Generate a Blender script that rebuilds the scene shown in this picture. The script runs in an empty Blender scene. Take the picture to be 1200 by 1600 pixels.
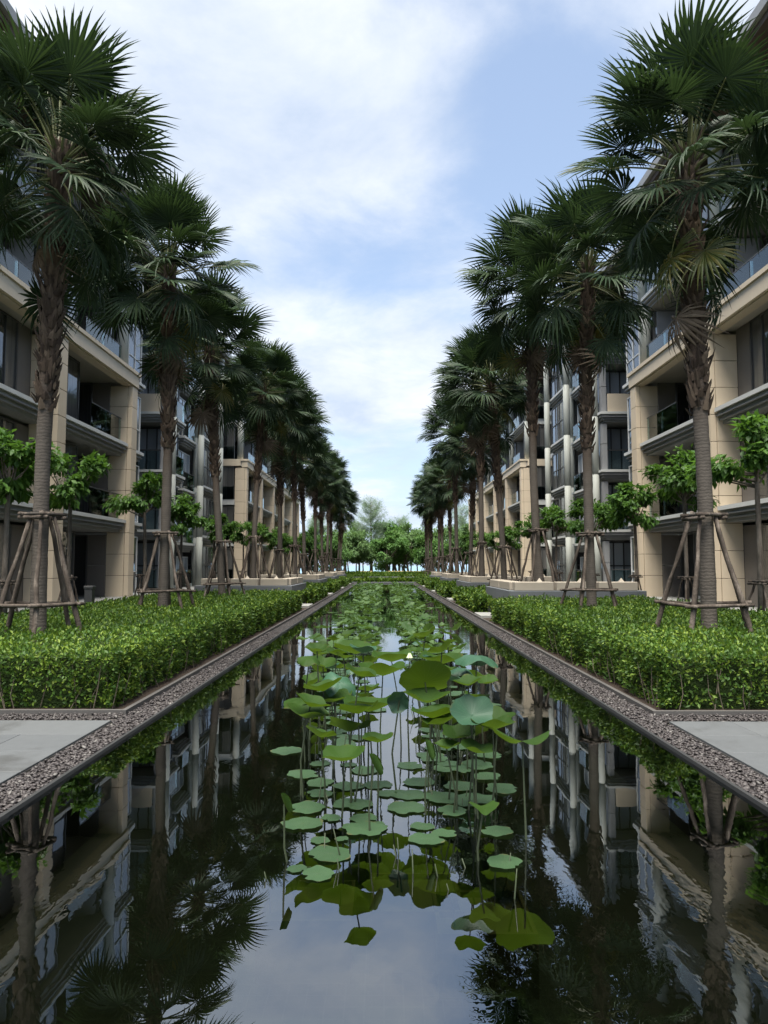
import bpy, math, random
import numpy as np
from mathutils import Vector, Matrix, Euler
R = math.radians
random.seed(7)
rng = np.random.default_rng(11)
SC = bpy.context.scene
COL = SC.collection

# ---------------------------------------------------------------- camera
CAM_H, PITCH, FPX = 1.6, R(4.16), 1155.0
cd = bpy.data.cameras.new('camera')
cam = bpy.data.objects.new('camera', cd); COL.objects.link(cam)
cam.location = (0, 0, CAM_H); cam.rotation_euler = (R(90) + PITCH, 0, 0)
cd.sensor_fit = 'VERTICAL'; cd.sensor_height = 36.0; cd.lens = FPX / 1600 * 36
cd.clip_start = 0.05; cd.clip_end = 9000
SC.camera = cam

def at(u, v, Y):
    """world point at depth Y that the photograph shows at pixel (u, v)"""
    a, b = (u - 600) / FPX, (800 - v) / FPX
    dy, dz = math.cos(PITCH) - b * math.sin(PITCH), math.sin(PITCH) + b * math.cos(PITCH)
    k = Y / dy
    return Vector((a * k, Y, CAM_H + dz * k))
def at_z(u, v, z=0.0):
    a, b = (u - 600) / FPX, (800 - v) / FPX
    dy, dz = math.cos(PITCH) - b * math.sin(PITCH), math.sin(PITCH) + b * math.cos(PITCH)
    k = (z - CAM_H) / dz
    return Vector((a * k, dy * k, z))

# ---------------------------------------------------------------- sky, sun, exposure
SUN_EL, SUN_AZ = R(72), R(196)          # azimuth from +Y towards +X: high, a little behind the viewer
w = bpy.data.worlds.new('World'); SC.world = w; w.use_nodes = True
nt = w.node_tree; N = nt.nodes; L = nt.links; N.clear()
def wn(t, **k):
    n = N.new(t)
    for a, b in k.items(): setattr(n, a, b)
    return n
def wmath(op, a, b=None, clamp=False):
    n = wn('ShaderNodeMath', operation=op, use_clamp=clamp)
    for i, x in enumerate((a, b)):
        if x is None: continue
        if isinstance(x, (int, float)): n.inputs[i].default_value = x
        else: L.new(x, n.inputs[i])
    return n.outputs[0]
def wmix(f, a, b):
    n = wn('ShaderNodeMix', data_type='RGBA')
    for s, x in ((0, f), (6, a), (7, b)):
        if isinstance(x, (int, float)): n.inputs[s].default_value = x
        elif isinstance(x, tuple): n.inputs[s].default_value = (*x, 1)
        else: L.new(x, n.inputs[s])
    return n.outputs[2]
sky = wn('ShaderNodeTexSky', sky_type='NISHITA')
sky.sun_disc = False; sky.sun_elevation = SUN_EL; sky.sun_rotation = SUN_AZ
sky.air_density = 1.0; sky.dust_density = 2.0; sky.ozone_density = 1.6
tc = wn('ShaderNodeTexCoord'); sep = wn('ShaderNodeSeparateXYZ'); L.new(tc.outputs['Generated'], sep.inputs[0])
zz = wmath('MAXIMUM', sep.outputs[2], 0.0)
den = wmath('ADD', zz, 0.16)
cx = wmath('DIVIDE', sep.outputs[0], den); cy = wmath('DIVIDE', sep.outputs[1], den)
cmb = wn('ShaderNodeCombineXYZ'); L.new(cx, cmb.inputs[0]); L.new(cy, cmb.inputs[1]); cmb.inputs[2].default_value = 3.4
def wnoise(scale, detail, rough, off):
    mp = wn('ShaderNodeMapping'); L.new(cmb.outputs[0], mp.inputs[0]); mp.inputs['Location'].default_value = off
    n = wn('ShaderNodeTexNoise'); L.new(mp.outputs[0], n.inputs['Vector'])
    n.inputs['Scale'].default_value = scale; n.inputs['Detail'].default_value = detail; n.inputs['Roughness'].default_value = rough
    n.inputs['Distortion'].default_value = 0.25
    return n.outputs[0]
n1 = wnoise(1.6, 10, 0.6, (3.1, 0.4, 0)); n2 = wnoise(0.55, 3, 0.5, (8.2, 2.7, 0)); n3 = wnoise(2.3, 7, 0.6, (1.7, 5.2, 0))
fld = wmath('ADD', wmath('MULTIPLY', n1, 0.70), wmath('MULTIPLY', n2, 0.34))
def cloud_at(u, v, rad, amp):
    # a cloud bank (or a clear patch) where the photograph has one, on the same cloud plane
    global fld
    a, b = (u - 600) / FPX, (800 - v) / FPX
    d = Vector((a, math.cos(PITCH) - b * math.sin(PITCH), math.sin(PITCH) + b * math.cos(PITCH))).normalized()
    px, py = d.x / (d.z + .16), d.y / (d.z + .16)
    ex = wmath('SUBTRACT', cx, px); ey = wmath('SUBTRACT', cy, py)
    q = wmath('ADD', wmath('MULTIPLY', ex, ex), wmath('MULTIPLY', ey, ey))
    g = wmath('POWER', 2.718, wmath('MULTIPLY', q, -1.0 / (rad * rad)))
    fld = wmath('ADD', fld, wmath('MULTIPLY', g, amp))
for c in ((250, 40, .36, .20), (480, 40, .28, .12), (380, 270, .24, .13), (640, 240, .20, .12), (700, 40, .16, .07), (560, 130, .12, .06), (540, 570, .40, .10), (620, 660, .5, .10), (1150, 20, .22, .16),
          (760, 130, .22, -.08), (860, 260, .30, -.08), (270, 190, .16, -.09), (520, 400, .24, -.06), (480, 170, .14, -.06)): cloud_at(*c)
mr = wn('ShaderNodeMapRange', interpolation_type='SMOOTHSTEP'); L.new(fld, mr.inputs[0])
mr.inputs[1].default_value = 0.45; mr.inputs[2].default_value = 0.69
n3m = wn('ShaderNodeMapRange'); L.new(n3, n3m.inputs[0]); n3m.inputs[1].default_value = .36; n3m.inputs[2].default_value = .66; n3c = n3m.outputs[0]
haze = wmath('POWER', wmath('SUBTRACT', 1.0, zz, True), 5.0)
veil = wmix(wmath('ADD', wmath('MULTIPLY', haze, 0.56), 0.30, True), sky.outputs[0], (3.9, 4.9, 6.4))
thick = wmix(n3c, (5.1, 5.3, 5.65), (3.3, 3.8, 4.6))
skyc = wmix(wmath('MULTIPLY', mr.outputs[0], 0.9), veil, thick)
bg = wn('ShaderNodeBackground'); bg.inputs[1].default_value = 0.075; L.new(skyc, bg.inputs[0])
wo = wn('ShaderNodeOutputWorld'); L.new(bg.outputs[0], wo.inputs[0])

sd = bpy.data.lights.new('sun', 'SUN'); sd.energy = 5.0; sd.angle = R(44); sd.color = (1.0, 0.95, 0.86)
sun = bpy.data.objects.new('sun', sd); COL.objects.link(sun)
sv = Vector((math.sin(SUN_AZ) * math.cos(SUN_EL), math.cos(SUN_AZ) * math.cos(SUN_EL), math.sin(SUN_EL)))
sun.rotation_euler = sv.to_track_quat('Z', 'Y').to_euler(); sun.location = (0, 0, 60)

SC.view_settings.view_transform = 'Standard'; SC.view_settings.look = 'None'
SC.view_settings.exposure = 1.5; SC.view_settings.gamma = 1.0; SC.view_settings.use_curve_mapping = False
SC.render.engine = 'CYCLES'
cy_ = SC.cycles
cy_.max_bounces = 7; cy_.diffuse_bounces = 3; cy_.glossy_bounces = 4; cy_.transmission_bounces = 4; cy_.transparent_max_bounces = 12
cy_.caustics_reflective = False; cy_.caustics_refractive = False; cy_.use_denoising = True; cy_.use_adaptive_sampling = True
cy_.adaptive_threshold = 0.02; cy_.sample_clamp_indirect = 6

# ---------------------------------------------------------------- materials
class Mat:
    def __init__(s, name):
        s.m = bpy.data.materials.new(name); s.m.use_nodes = True
        s.t = s.m.node_tree; s.N = s.t.nodes; s.L = s.t.links; s.N.clear()
        s.out = s.n('ShaderNodeOutputMaterial')
    def n(s, t, **k):
        x = s.N.new(t)
        for a, b in k.items(): setattr(x, a, b)
        return x
    def put(s, sock, v):
        if hasattr(v, 'is_output'): s.L.new(v, sock)
        elif isinstance(v, tuple) and len(v) == 3 and sock.type == 'RGBA': sock.default_value = (*v, 1)
        else: sock.default_value = v
    def noise(s, scale, detail=4, rough=0.55, coord='Object', stretch=None):
        c = s.n('ShaderNodeTexCoord'); o = c.outputs[coord]
        if coord == 'World': pass
        if stretch:
            mp = s.n('ShaderNodeMapping'); s.L.new(o, mp.inputs[0]); mp.inputs['Scale'].default_value = stretch; o = mp.outputs[0]
        x = s.n('ShaderNodeTexNoise'); s.L.new(o, x.inputs['Vector'])
        x.inputs['Scale'].default_value = scale; x.inputs['Detail'].default_value = detail; x.inputs['Roughness'].default_value = rough
        return x.outputs[0]
    def wnoise(s, scale, detail=4, rough=0.55, stretch=None):
        g = s.n('ShaderNodeNewGeometry'); o = g.outputs['Position']
        if stretch:
            mp = s.n('ShaderNodeMapping'); s.L.new(o, mp.inputs[0]); mp.inputs['Scale'].default_value = stretch; o = mp.outputs[0]
        x = s.n('ShaderNodeTexNoise'); s.L.new(o, x.inputs['Vector'])
        x.inputs['Scale'].default_value = scale; x.inputs['Detail'].default_value = detail; x.inputs['Roughness'].default_value = rough
        return x.outputs[0]
    def mix(s, f, a, b):
        x = s.n('ShaderNodeMix', data_type='RGBA')
        s.put(x.inputs[0], f); s.put(x.inputs[6], a); s.put(x.inputs[7], b)
        return x.outputs[2]
    def math(s, op, a, b=0.0, clamp=False):
        x = s.n('ShaderNodeMath', operation=op, use_clamp=clamp); s.put(x.inputs[0], a); s.put(x.inputs[1], b); return x.outputs[0]
    def ramp(s, f, stops):
        x = s.n('ShaderNodeValToRGB'); s.L.new(f, x.inputs[0]); e = x.color_ramp.elements
        while len(e) < len(stops): e.new(0.5)
        for el, (p, c) in zip(e, stops): el.position = p; el.color = (*c, 1)
        return x.outputs[0]
    def rnd(s): return s.n('ShaderNodeObjectInfo').outputs['Random']
    def isl(s): return s.n('ShaderNodeNewGeometry').outputs['Random Per Island']
    def bump(s, h, strength=0.3, dist=0.02):
        x = s.n('ShaderNodeBump'); s.L.new(h, x.inputs['Height']); x.inputs['Strength'].default_value = strength; x.inputs['Distance'].default_value = dist
        return x.outputs[0]
    def pbr(s, col, rough=0.7, normal=None, spec=0.4, metallic=0.0, ior=None):
        b = s.n('ShaderNodeBsdfPrincipled'); s.put(b.inputs['Base Color'], col); s.put(b.inputs['Roughness'], rough)
        b.inputs['Specular IOR Level'].default_value = spec; b.inputs['Metallic'].default_value = metallic
        if ior: b.inputs['IOR'].default_value = ior
        if normal: s.L.new(normal, b.inputs['Normal'])
        return b.outputs[0]
    def end(s, sh): s.L.new(sh, s.out.inputs[0]); return s.m
    def mixsh(s, f, a, b):
        x = s.n('ShaderNodeMixShader'); s.put(x.inputs[0], f); s.L.new(a, x.inputs[1]); s.L.new(b, x.inputs[2]); return x.outputs[0]
M = {}
def stone(name, a, b, scale=3.0, rough=0.75, bump=0.15, streak=True, var=0.12):
    m = Mat(name)
    f = m.wnoise(scale, 6, 0.62)
    c = m.mix(f, a, b)
    if streak:
        st = m.wnoise(1.6, 5, 0.6, (3.0, 3.0, 0.22))
        c = m.mix(m.math('MULTIPLY', m.math('GREATER_THAN', st, 0.2), m.math('MULTIPLY', st, 0.35)), c, tuple(x * 0.62 for x in a))
    r = m.rnd()
    c = m.mix(m.math('MULTIPLY', r, var * 2), c, tuple(x * 0.7 for x in b))
    M[name] = m.end(m.pbr(c, rough, m.bump(m.wnoise(60, 3), bump, 0.01), 0.3))
stone('tan_stone', (0.63, 0.53, 0.395), (0.55, 0.455, 0.335))
stone('tan_paint', (0.63, 0.54, 0.41), (0.57, 0.48, 0.36))
stone('soffit', (0.50, 0.46, 0.41), (0.44, 0.40, 0.35), 1.5, 0.85, 0.05)
stone('pale_stone', (0.60, 0.61, 0.59), (0.52, 0.53, 0.51))
stone('grey_moulding', (0.31, 0.315, 0.31), (0.25, 0.255, 0.25))
stone('column_paint', (0.40, 0.415, 0.375), (0.33, 0.345, 0.315), 1.5, 0.6, 0.04, True, 0.04)
stone('brown_panel', (0.19, 0.17, 0.15), (0.15, 0.135, 0.12), 2, 0.6, 0.05)
stone('grey_panel', (0.30, 0.305, 0.31), (0.25, 0.255, 0.26), 2, 0.6, 0.05)
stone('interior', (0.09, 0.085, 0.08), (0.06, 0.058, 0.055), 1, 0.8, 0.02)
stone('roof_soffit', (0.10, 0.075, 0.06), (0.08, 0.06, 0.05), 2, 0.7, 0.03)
stone('plinth_grey', (0.135, 0.145, 0.155), (0.10, 0.108, 0.115), 4)
stone('seat_stone', (0.38, 0.335, 0.27), (0.32, 0.28, 0.225), 5)
m = Mat('paver')
pc = m.mix(m.wnoise(9, 6, .65), (0.068, 0.074, 0.078), (0.046, 0.050, 0.054))
pc = m.mix(m.math('MULTIPLY', m.rnd(), .45), pc, (0.095, 0.10, 0.10))
sp = m.n('ShaderNodeMapRange'); m.L.new(m.wnoise(1.4, 7, .68), sp.inputs[0]); sp.inputs[1].default_value = .52; sp.inputs[2].default_value = .70
pc = m.mix(m.math('MULTIPLY', sp.outputs[0], .55), pc, (0.035, 0.034, 0.032))
M['paver'] = m.end(m.pbr(pc, m.math('SUBTRACT', .72, m.math('MULTIPLY', sp.outputs[0], .25)), m.bump(m.wnoise(70, 3), .2, .01), .35))
stone('kerb_stone', (0.085, 0.08, 0.075), (0.058, 0.055, 0.052), 9)
stone('terrace_stone', (0.27, 0.27, 0.255), (0.22, 0.22, 0.205), 3)
stone('soil', (0.045, 0.030, 0.020), (0.024, 0.017, 0.012), 8, 0.95, 0.6, False)
stone('white_trim', (0.66, 0.68, 0.68), (0.58, 0.60, 0.60), 2)
stone('bench_yellow', (0.52, 0.40, 0.20), (0.42, 0.32, 0.16), 4)
stone('sand', (0.42, 0.36, 0.27), (0.34, 0.29, 0.22), 2, 0.9, 0.3, False)

m = Mat('dark_metal'); M['dark_metal'] = m.end(m.pbr(m.mix(m.wnoise(20), (0.02, 0.021, 0.022), (0.035, 0.035, 0.035)), 0.45, spec=0.5))
m = Mat('bollard_metal'); M['bollard_metal'] = m.end(m.pbr(m.mix(m.wnoise(9), (0.07, 0.075, 0.08), (0.11, 0.115, 0.12)), 0.5, spec=0.5))
m = Mat('frame_grey'); M['frame_grey'] = m.end(m.pbr(m.mix(m.wnoise(12), (0.06, 0.06, 0.06), (0.08, 0.08, 0.078)), 0.45))
# window glass: dark room behind, mirror of sky in front, each pane a touch out of true
m = Mat('window_glass')
curt = m.wnoise(1.1, 2, 0.5, (9, 9, 0.15))
gl = m.n('ShaderNodeBsdfGlossy'); gl.inputs['Roughness'].default_value = 0.015; gl.inputs['Color'].default_value = (0.86, 0.91, 0.97, 1)
m.L.new(m.bump(m.wnoise(0.8, 2), 0.05, 0.05), gl.inputs['Normal'])
fr = m.n('ShaderNodeFresnel'); fr.inputs[0].default_value = 1.9
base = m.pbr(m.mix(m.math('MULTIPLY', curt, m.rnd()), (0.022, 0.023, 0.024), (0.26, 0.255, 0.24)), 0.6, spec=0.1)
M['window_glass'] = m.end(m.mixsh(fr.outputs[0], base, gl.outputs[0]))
m = Mat('daylight_glass')            # pale banded base colour paints in daylight seen through the rooms
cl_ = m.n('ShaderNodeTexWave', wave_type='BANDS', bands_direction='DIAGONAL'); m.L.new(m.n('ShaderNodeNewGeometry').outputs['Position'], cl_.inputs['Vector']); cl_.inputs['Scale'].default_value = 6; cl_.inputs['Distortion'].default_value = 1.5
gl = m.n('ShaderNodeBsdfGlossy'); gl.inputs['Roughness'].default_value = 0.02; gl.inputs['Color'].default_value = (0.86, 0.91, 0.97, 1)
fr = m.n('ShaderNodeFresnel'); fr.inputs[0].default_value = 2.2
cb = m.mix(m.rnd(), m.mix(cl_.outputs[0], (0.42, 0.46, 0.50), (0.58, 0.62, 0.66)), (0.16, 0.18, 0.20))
M['daylight_glass'] = m.end(m.mixsh(fr.outputs[0], m.pbr(cb, .8, spec=.1), gl.outputs[0]))
m = Mat('rail_glass')
gl = m.n('ShaderNodeBsdfGlossy'); gl.inputs['Roughness'].default_value = 0.02; gl.inputs['Color'].default_value = (0.85, 0.93, 0.95, 1)
tr = m.n('ShaderNodeBsdfTransparent'); tr.inputs[0].default_value = (0.72, 0.82, 0.82, 1)
fr = m.n('ShaderNodeFresnel'); fr.inputs[0].default_value = 1.75
M['rail_glass'] = m.end(m.mixsh(fr.outputs[0], tr.outputs[0], gl.outputs[0]))

def leafmat(name, cols, trans, tfac=0.35, rough=0.45, isl=True, spec=0.45, big=0.7):
    m = Mat(name)
    f = m.isl() if isl else m.rnd()
    big_ = m.wnoise(big, 3)
    f2 = m.math('ADD', m.math('MULTIPLY', f, 0.7), m.math('MULTIPLY', big_, 0.5), True)
    n = len(cols)
    c = m.ramp(f2, [(0.15 + 0.8 * i / (n - 1), cols[i]) for i in range(n)])
    t = m.n('ShaderNodeBsdfTranslucent'); m.put(t.inputs[0], m.mix(0.55, c, trans))
    M[name] = m.end(m.mixsh(tfac, m.pbr(c, rough, spec=spec), t.outputs[0]))
leafmat('hedge_leaf', [(0.012, 0.032, 0.005), (0.028, 0.068, 0.009), (0.056, 0.112, 0.013), (0.13, 0.185, 0.02)], (0.11, 0.20, 0.016), 0.26, 0.55, True, 0.25)
leafmat('young_leaf', [(0.022, 0.060, 0.012), (0.040, 0.098, 0.017), (0.075, 0.155, 0.024)], (0.12, 0.25, 0.025), 0.35, 0.52, True, 0.25)
leafmat('tree_leaf', [(0.030, 0.075, 0.022), (0.055, 0.12, 0.032), (0.085, 0.165, 0.04)], (0.10, 0.22, 0.03), 0.28, 0.6, True, 0.15)
leafmat('beach_leaf', [(0.045, 0.09, 0.036), (0.075, 0.135, 0.05), (0.11, 0.18, 0.065)], (0.16, 0.27, 0.07), 0.35, 0.6, True, 0.15)
leafmat('casuarina_leaf', [(0.11, 0.17, 0.10), (0.16, 0.23, 0.14), (0.21, 0.28, 0.18)], (0.22, 0.32, 0.16), 0.4, 0.6)
leafmat('frond_leaf', [(0.011, 0.024, 0.012), (0.020, 0.039, 0.018), (0.037, 0.062, 0.025)], (0.05, 0.09, 0.02), 0.18, 0.55, True, 0.2, 0.5)
leafmat('frond_yellow', [(0.03, 0.05, 0.012), (0.06, 0.075, 0.014), (0.12, 0.10, 0.02)], (0.20, 0.20, 0.03), 0.3, 0.45)
leafmat('frond_dead', [(0.06, 0.042, 0.026), (0.10, 0.07, 0.045), (0.14, 0.105, 0.07)], (0.12, 0.08, 0.04), 0.15, 0.7)
leafmat('lotus_far', [(0.016, 0.040, 0.010), (0.030, 0.066, 0.018), (0.056, 0.10, 0.034)], (0.10, 0.18, 0.02), 0.28, 0.6, True, 0.2, 0.8)
def lotusmat(name, a, b_, vein, trans, tfac, rough, spec):
    # radiating veins, patchy green, browned rim here and there
    m = Mat(name); co = m.n('ShaderNodeTexCoord').outputs['Object']; sp = m.n('ShaderNodeSeparateXYZ'); m.L.new(co, sp.inputs[0])
    ang = m.math('ARCTAN2', sp.outputs[1], sp.outputs[0]); rad = m.math('SQRT', m.math('ADD', m.math('MULTIPLY', sp.outputs[0], sp.outputs[0]), m.math('MULTIPLY', sp.outputs[1], sp.outputs[1])))
    tri = m.math('ABSOLUTE', m.math('SUBTRACT', m.math('FRACT', m.math('MULTIPLY', m.math('ADD', ang, 3.1416), 20/6.2832)), .5))
    vn = m.n('ShaderNodeMapRange'); m.L.new(m.math('MULTIPLY', tri, m.math('ADD', rad, .05)), vn.inputs[0]); vn.inputs[1].default_value = .03; vn.inputs[2].default_value = .0
    c = m.mix(m.wnoise(9, 5, .6), a, b_); c = m.mix(m.math('MULTIPLY', m.rnd(), .5), c, tuple(x*.55 for x in a))
    c = m.mix(m.math('MULTIPLY', vn.outputs[0], .55), c, vein)
    ed = m.n('ShaderNodeMapRange'); m.L.new(m.math('ADD', rad, m.math('MULTIPLY', m.wnoise(14, 4, .6), .7)), ed.inputs[0]); ed.inputs[1].default_value = 1.36; ed.inputs[2].default_value = 1.48
    c = m.mix(m.math('MULTIPLY', ed.outputs[0], .55), c, (0.07, 0.058, 0.02))
    t = m.n('ShaderNodeBsdfTranslucent'); m.put(t.inputs[0], m.mix(m.math('MULTIPLY', vn.outputs[0], .4), trans, tuple(x*.5 for x in trans)))
    M[name] = m.end(m.mixsh(tfac, m.pbr(c, rough, m.bump(vn.outputs[0], .4, .01), spec), t.outputs[0]))
lotusmat('lotus_raised', (0.017, 0.045, 0.008), (0.034, 0.070, 0.011), (0.06, 0.10, 0.024), (0.060, 0.105, 0.006), 0.36, .6, .12)
lotusmat('lotus_dark', (0.018, 0.055, 0.030), (0.028, 0.075, 0.040), (0.05, 0.10, 0.06), (0.03, 0.08, 0.02), 0.12, .5, .3)
lotusmat('lotus_float', (0.019, 0.045, 0.019), (0.033, 0.066, 0.028), (0.06, 0.095, 0.045), (0.06, 0.12, 0.03), 0.08, .5, .3)
m = Mat('lotus_stem'); M['lotus_stem'] = m.end(m.pbr(m.mix(m.wnoise(12), (0.012, 0.018, 0.008), (0.026, 0.038, 0.012)), 0.6))
m = Mat('petal'); M['petal'] = m.end(m.pbr(m.mix(m.noise(6), (0.42, 0.47, 0.30), (0.32, 0.40, 0.20)), 0.5))
# palm trunk: grey rings low down, brown fibrous higher up
m = Mat('palm_trunk')
co = m.n('ShaderNodeTexCoord').outputs['Object']; sx = m.n('ShaderNodeSeparateXYZ'); m.L.new(co, sx.inputs[0])
wv = m.n('ShaderNodeTexWave', wave_type='BANDS', bands_direction='Z'); m.L.new(co, wv.inputs['Vector'])
wv.inputs['Scale'].default_value = 6.5; wv.inputs['Distortion'].default_value = 5.0; wv.inputs['Detail'].default_value = 4; wv.inputs['Detail Scale'].default_value = 3
nz = m.noise(9, 6, 0.65)
lowc = m.mix(m.math('MULTIPLY', wv.outputs[0], 0.28), m.mix(nz, (0.105, 0.091, 0.077), (0.052, 0.045, 0.038)), (0.042, 0.035, 0.029))
upc = m.mix(m.noise(18, 5, 0.6, 'Object', (1, 1, 0.35)), (0.03, 0.021, 0.015), (0.09, 0.062, 0.044))
zf = m.n('ShaderNodeMapRange'); m.L.new(m.math('ADD', sx.outputs[2], m.math('MULTIPLY', nz, 0.9)), zf.inputs[0]); zf.inputs[1].default_value = 4.0; zf.inputs[2].default_value = 5.2
M['palm_trunk'] = m.end(m.pbr(m.mix(zf.outputs[0], lowc, upc), 0.85, m.bump(m.math('ADD', m.math('MULTIPLY', wv.outputs[0], .25), nz), 0.4, 0.025), 0.2))
m = Mat('palm_boot'); M['palm_boot'] = m.end(m.pbr(m.ramp(m.math('ADD', m.math('MULTIPLY', m.isl(), 0.6), m.math('MULTIPLY', m.noise(14, 4), 0.4)), [(0.1, (0.020, 0.014, 0.011)), (0.5, (0.055, 0.039, 0.028)), (0.95, (0.13, 0.098, 0.07))]), 0.85, m.bump(m.noise(30, 4, 0.6, 'Object', (1, 1, 0.2)), 0.6, 0.02), 0.2))
m = Mat('petiole'); M['petiole'] = m.end(m.pbr(m.mix(m.noise(5), (0.05, 0.075, 0.022), (0.10, 0.10, 0.035)), 0.5))
m = Mat('prop_wood'); M['prop_wood'] = m.end(m.pbr(m.ramp(m.noise(7, 7, 0.68, 'Object', (1, 1, 0.25)), [(0.3, (0.024, 0.019, 0.015)), (0.5, (0.064, 0.051, 0.041)), (0.68, (0.16, 0.135, 0.112))]), 0.85, m.bump(m.noise(25, 5, 0.6), 0.7, 0.02), 0.2))
m = Mat('rope'); M['rope'] = m.end(m.pbr(m.mix(m.noise(40), (0.02, 0.018, 0.016), (0.06, 0.05, 0.04)), 0.9))
m = Mat('bark'); M['bark'] = m.end(m.pbr(m.ramp(m.noise(10, 6, 0.6, 'Object', (1, 1, 0.3)), [(0.3, (0.05, 0.042, 0.034)), (0.7, (0.17, 0.145, 0.12))]), 0.9, m.bump(m.noise(30, 4), 0.6, 0.02), 0.2))
m = Mat('twig'); M['twig'] = m.end(m.pbr(m.mix(m.wnoise(20), (0.05, 0.04, 0.03), (0.13, 0.105, 0.075)), 0.9))
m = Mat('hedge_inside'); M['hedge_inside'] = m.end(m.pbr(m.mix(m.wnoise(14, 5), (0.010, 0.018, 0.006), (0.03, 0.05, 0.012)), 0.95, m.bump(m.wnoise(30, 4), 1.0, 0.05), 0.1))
m = Mat('pebble')
pc = m.ramp(m.isl(), [(0.0, (0.010, 0.009, 0.009)), (0.4, (0.020, 0.017, 0.0165)), (0.7, (0.033, 0.028, 0.0265)), (0.92, (0.052, 0.047, 0.044)), (1.0, (0.13, 0.125, 0.115))])
M['pebble'] = m.end(m.pbr(m.mix(m.math('MULTIPLY', m.wnoise(90, 3), 0.5), pc, (0.05, 0.04, 0.04)), 0.6, spec=0.4))
m = Mat('gravel')
vo = m.n('ShaderNodeTexVoronoi'); m.L.new(m.n('ShaderNodeNewGeometry').outputs['Position'], vo.inputs['Vector']); vo.inputs['Scale'].default_value = 34
hs = m.n('ShaderNodeSeparateColor'); m.L.new(vo.outputs['Color'], hs.inputs[0])
gc = m.ramp(hs.outputs[0], [(0.0, (0.012, 0.010, 0.010)), (0.5, (0.026, 0.022, 0.021)), (0.9, (0.048, 0.043, 0.04)), (1.0, (0.12, 0.11, 0.10))])
M['gravel'] = m.end(m.pbr(gc, 0.75, m.bump(m.math('SUBTRACT', 1.0, vo.outputs['Distance']), 1.0, 0.03), 0.3))
m = Mat('ground')
gq = m.ramp(m.wnoise(0.35, 6), [(0.35, (0.05, 0.075, 0.022)), (0.55, (0.085, 0.09, 0.045)), (0.7, (0.14, 0.12, 0.085))])
M['ground'] = m.end(m.pbr(gq, 0.95, m.bump(m.wnoise(25, 5), 0.6, 0.04), 0.2))
# pool: small dark mosaic below, still water above
m = Mat('pool_tile')
br = m.n('ShaderNodeTexBrick'); m.L.new(m.n('ShaderNodeNewGeometry').outputs['Position'], br.inputs['Vector'])
br.offset = 0.0; br.inputs['Scale'].default_value = 1.0; br.inputs['Brick Width'].default_value = 0.10; br.inputs['Row Height'].default_value = 0.10; br.inputs['Mortar Size'].default_value = 0.004
br.inputs['Color1'].default_value = (0.020, 0.023, 0.020, 1); br.inputs['Color2'].default_value = (0.030, 0.034, 0.027, 1); br.inputs['Mortar'].default_value = (0.048, 0.054, 0.044, 1)
silt = m.mix(m.wnoise(1.3, 6, 0.6), br.outputs[0], (0.024, 0.026, 0.018))
M['pool_tile'] = m.end(m.pbr(silt, 0.7, spec=0.2))
m = Mat('planter_box_wood'); M['planter_box_wood'] = m.end(m.pbr(m.mix(m.wnoise(9, 5), (0.040, 0.034, 0.012), (0.075, 0.06, 0.02)), 0.9))
m = Mat('water')
h1 = m.wnoise(1.6, 3, 0.5, (1.0, 0.55, 1.0)); h2 = m.wnoise(7.0, 3, 0.55, (1.0, 0.5, 1.0))
patch = m.n('ShaderNodeMapRange'); m.L.new(m.wnoise(0.32, 2), patch.inputs[0]); patch.inputs[1].default_value = 0.46; patch.inputs[2].default_value = 0.68
hh = m.math('ADD', m.math('MULTIPLY', h1, 0.26), m.math('MULTIPLY', m.math('MULTIPLY', h2, patch.outputs[0]), 0.55))
nb = m.bump(hh, 0.085, 0.05)
gl = m.n('ShaderNodeBsdfGlossy'); gl.inputs['Roughness'].default_value = 0.0; m.L.new(nb, gl.inputs['Normal']); gl.inputs['Color'].default_value = (0.93, 0.96, 0.98, 1)
tr = m.n('ShaderNodeBsdfTransparent'); tr.inputs[0].default_value = (0.40, 0.45, 0.34, 1)
fr = m.n('ShaderNodeFresnel'); fr.inputs[0].default_value = 3.1; m.L.new(nb, fr.inputs['Normal'])
M['water'] = m.end(m.mixsh(fr.outputs[0], tr.outputs[0], gl.outputs[0]))
m = Mat('sea')
M['sea'] = m.end(m.pbr(m.mix(m.wnoise(0.02, 4), (0.10, 0.20, 0.26), (0.14, 0.26, 0.32)), 0.25, m.bump(m.wnoise(0.5, 5), 0.4, 0.3), 0.5))

# ---------------------------------------------------------------- mesh helpers
def new_mesh(name, V, F, mats, mi=None, smooth=False):
    me = bpy.data.meshes.new(name); me.from_pydata([tuple(v) for v in V], [], F)
    for x in mats: me.materials.append(M[x])
    if mi is not None: me.polygons.foreach_set('material_index', mi)
    if smooth: me.polygons.foreach_set('use_smooth', [True] * len(me.polygons))
    me.update(); return me
def np_mesh(name, V, F, mats, smooth=False):
    """V (n,3), F (m,k) of one polygon size"""
    V = np.asarray(V, np.float32); F = np.asarray(F, np.int32); k = F.shape[1]
    me = bpy.data.meshes.new(name); me.vertices.add(len(V)); me.vertices.foreach_set('co', V.ravel())
    me.loops.add(F.size); me.loops.foreach_set('vertex_index', F.ravel())
    me.polygons.add(len(F)); me.polygons.foreach_set('loop_start', np.arange(0, F.size, k, dtype=np.int32))
    for x in mats: me.materials.append(M[x])
    me.update(calc_edges=True)
    if smooth: me.polygons.foreach_set('use_smooth', np.ones(len(F), bool))
    return me
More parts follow.
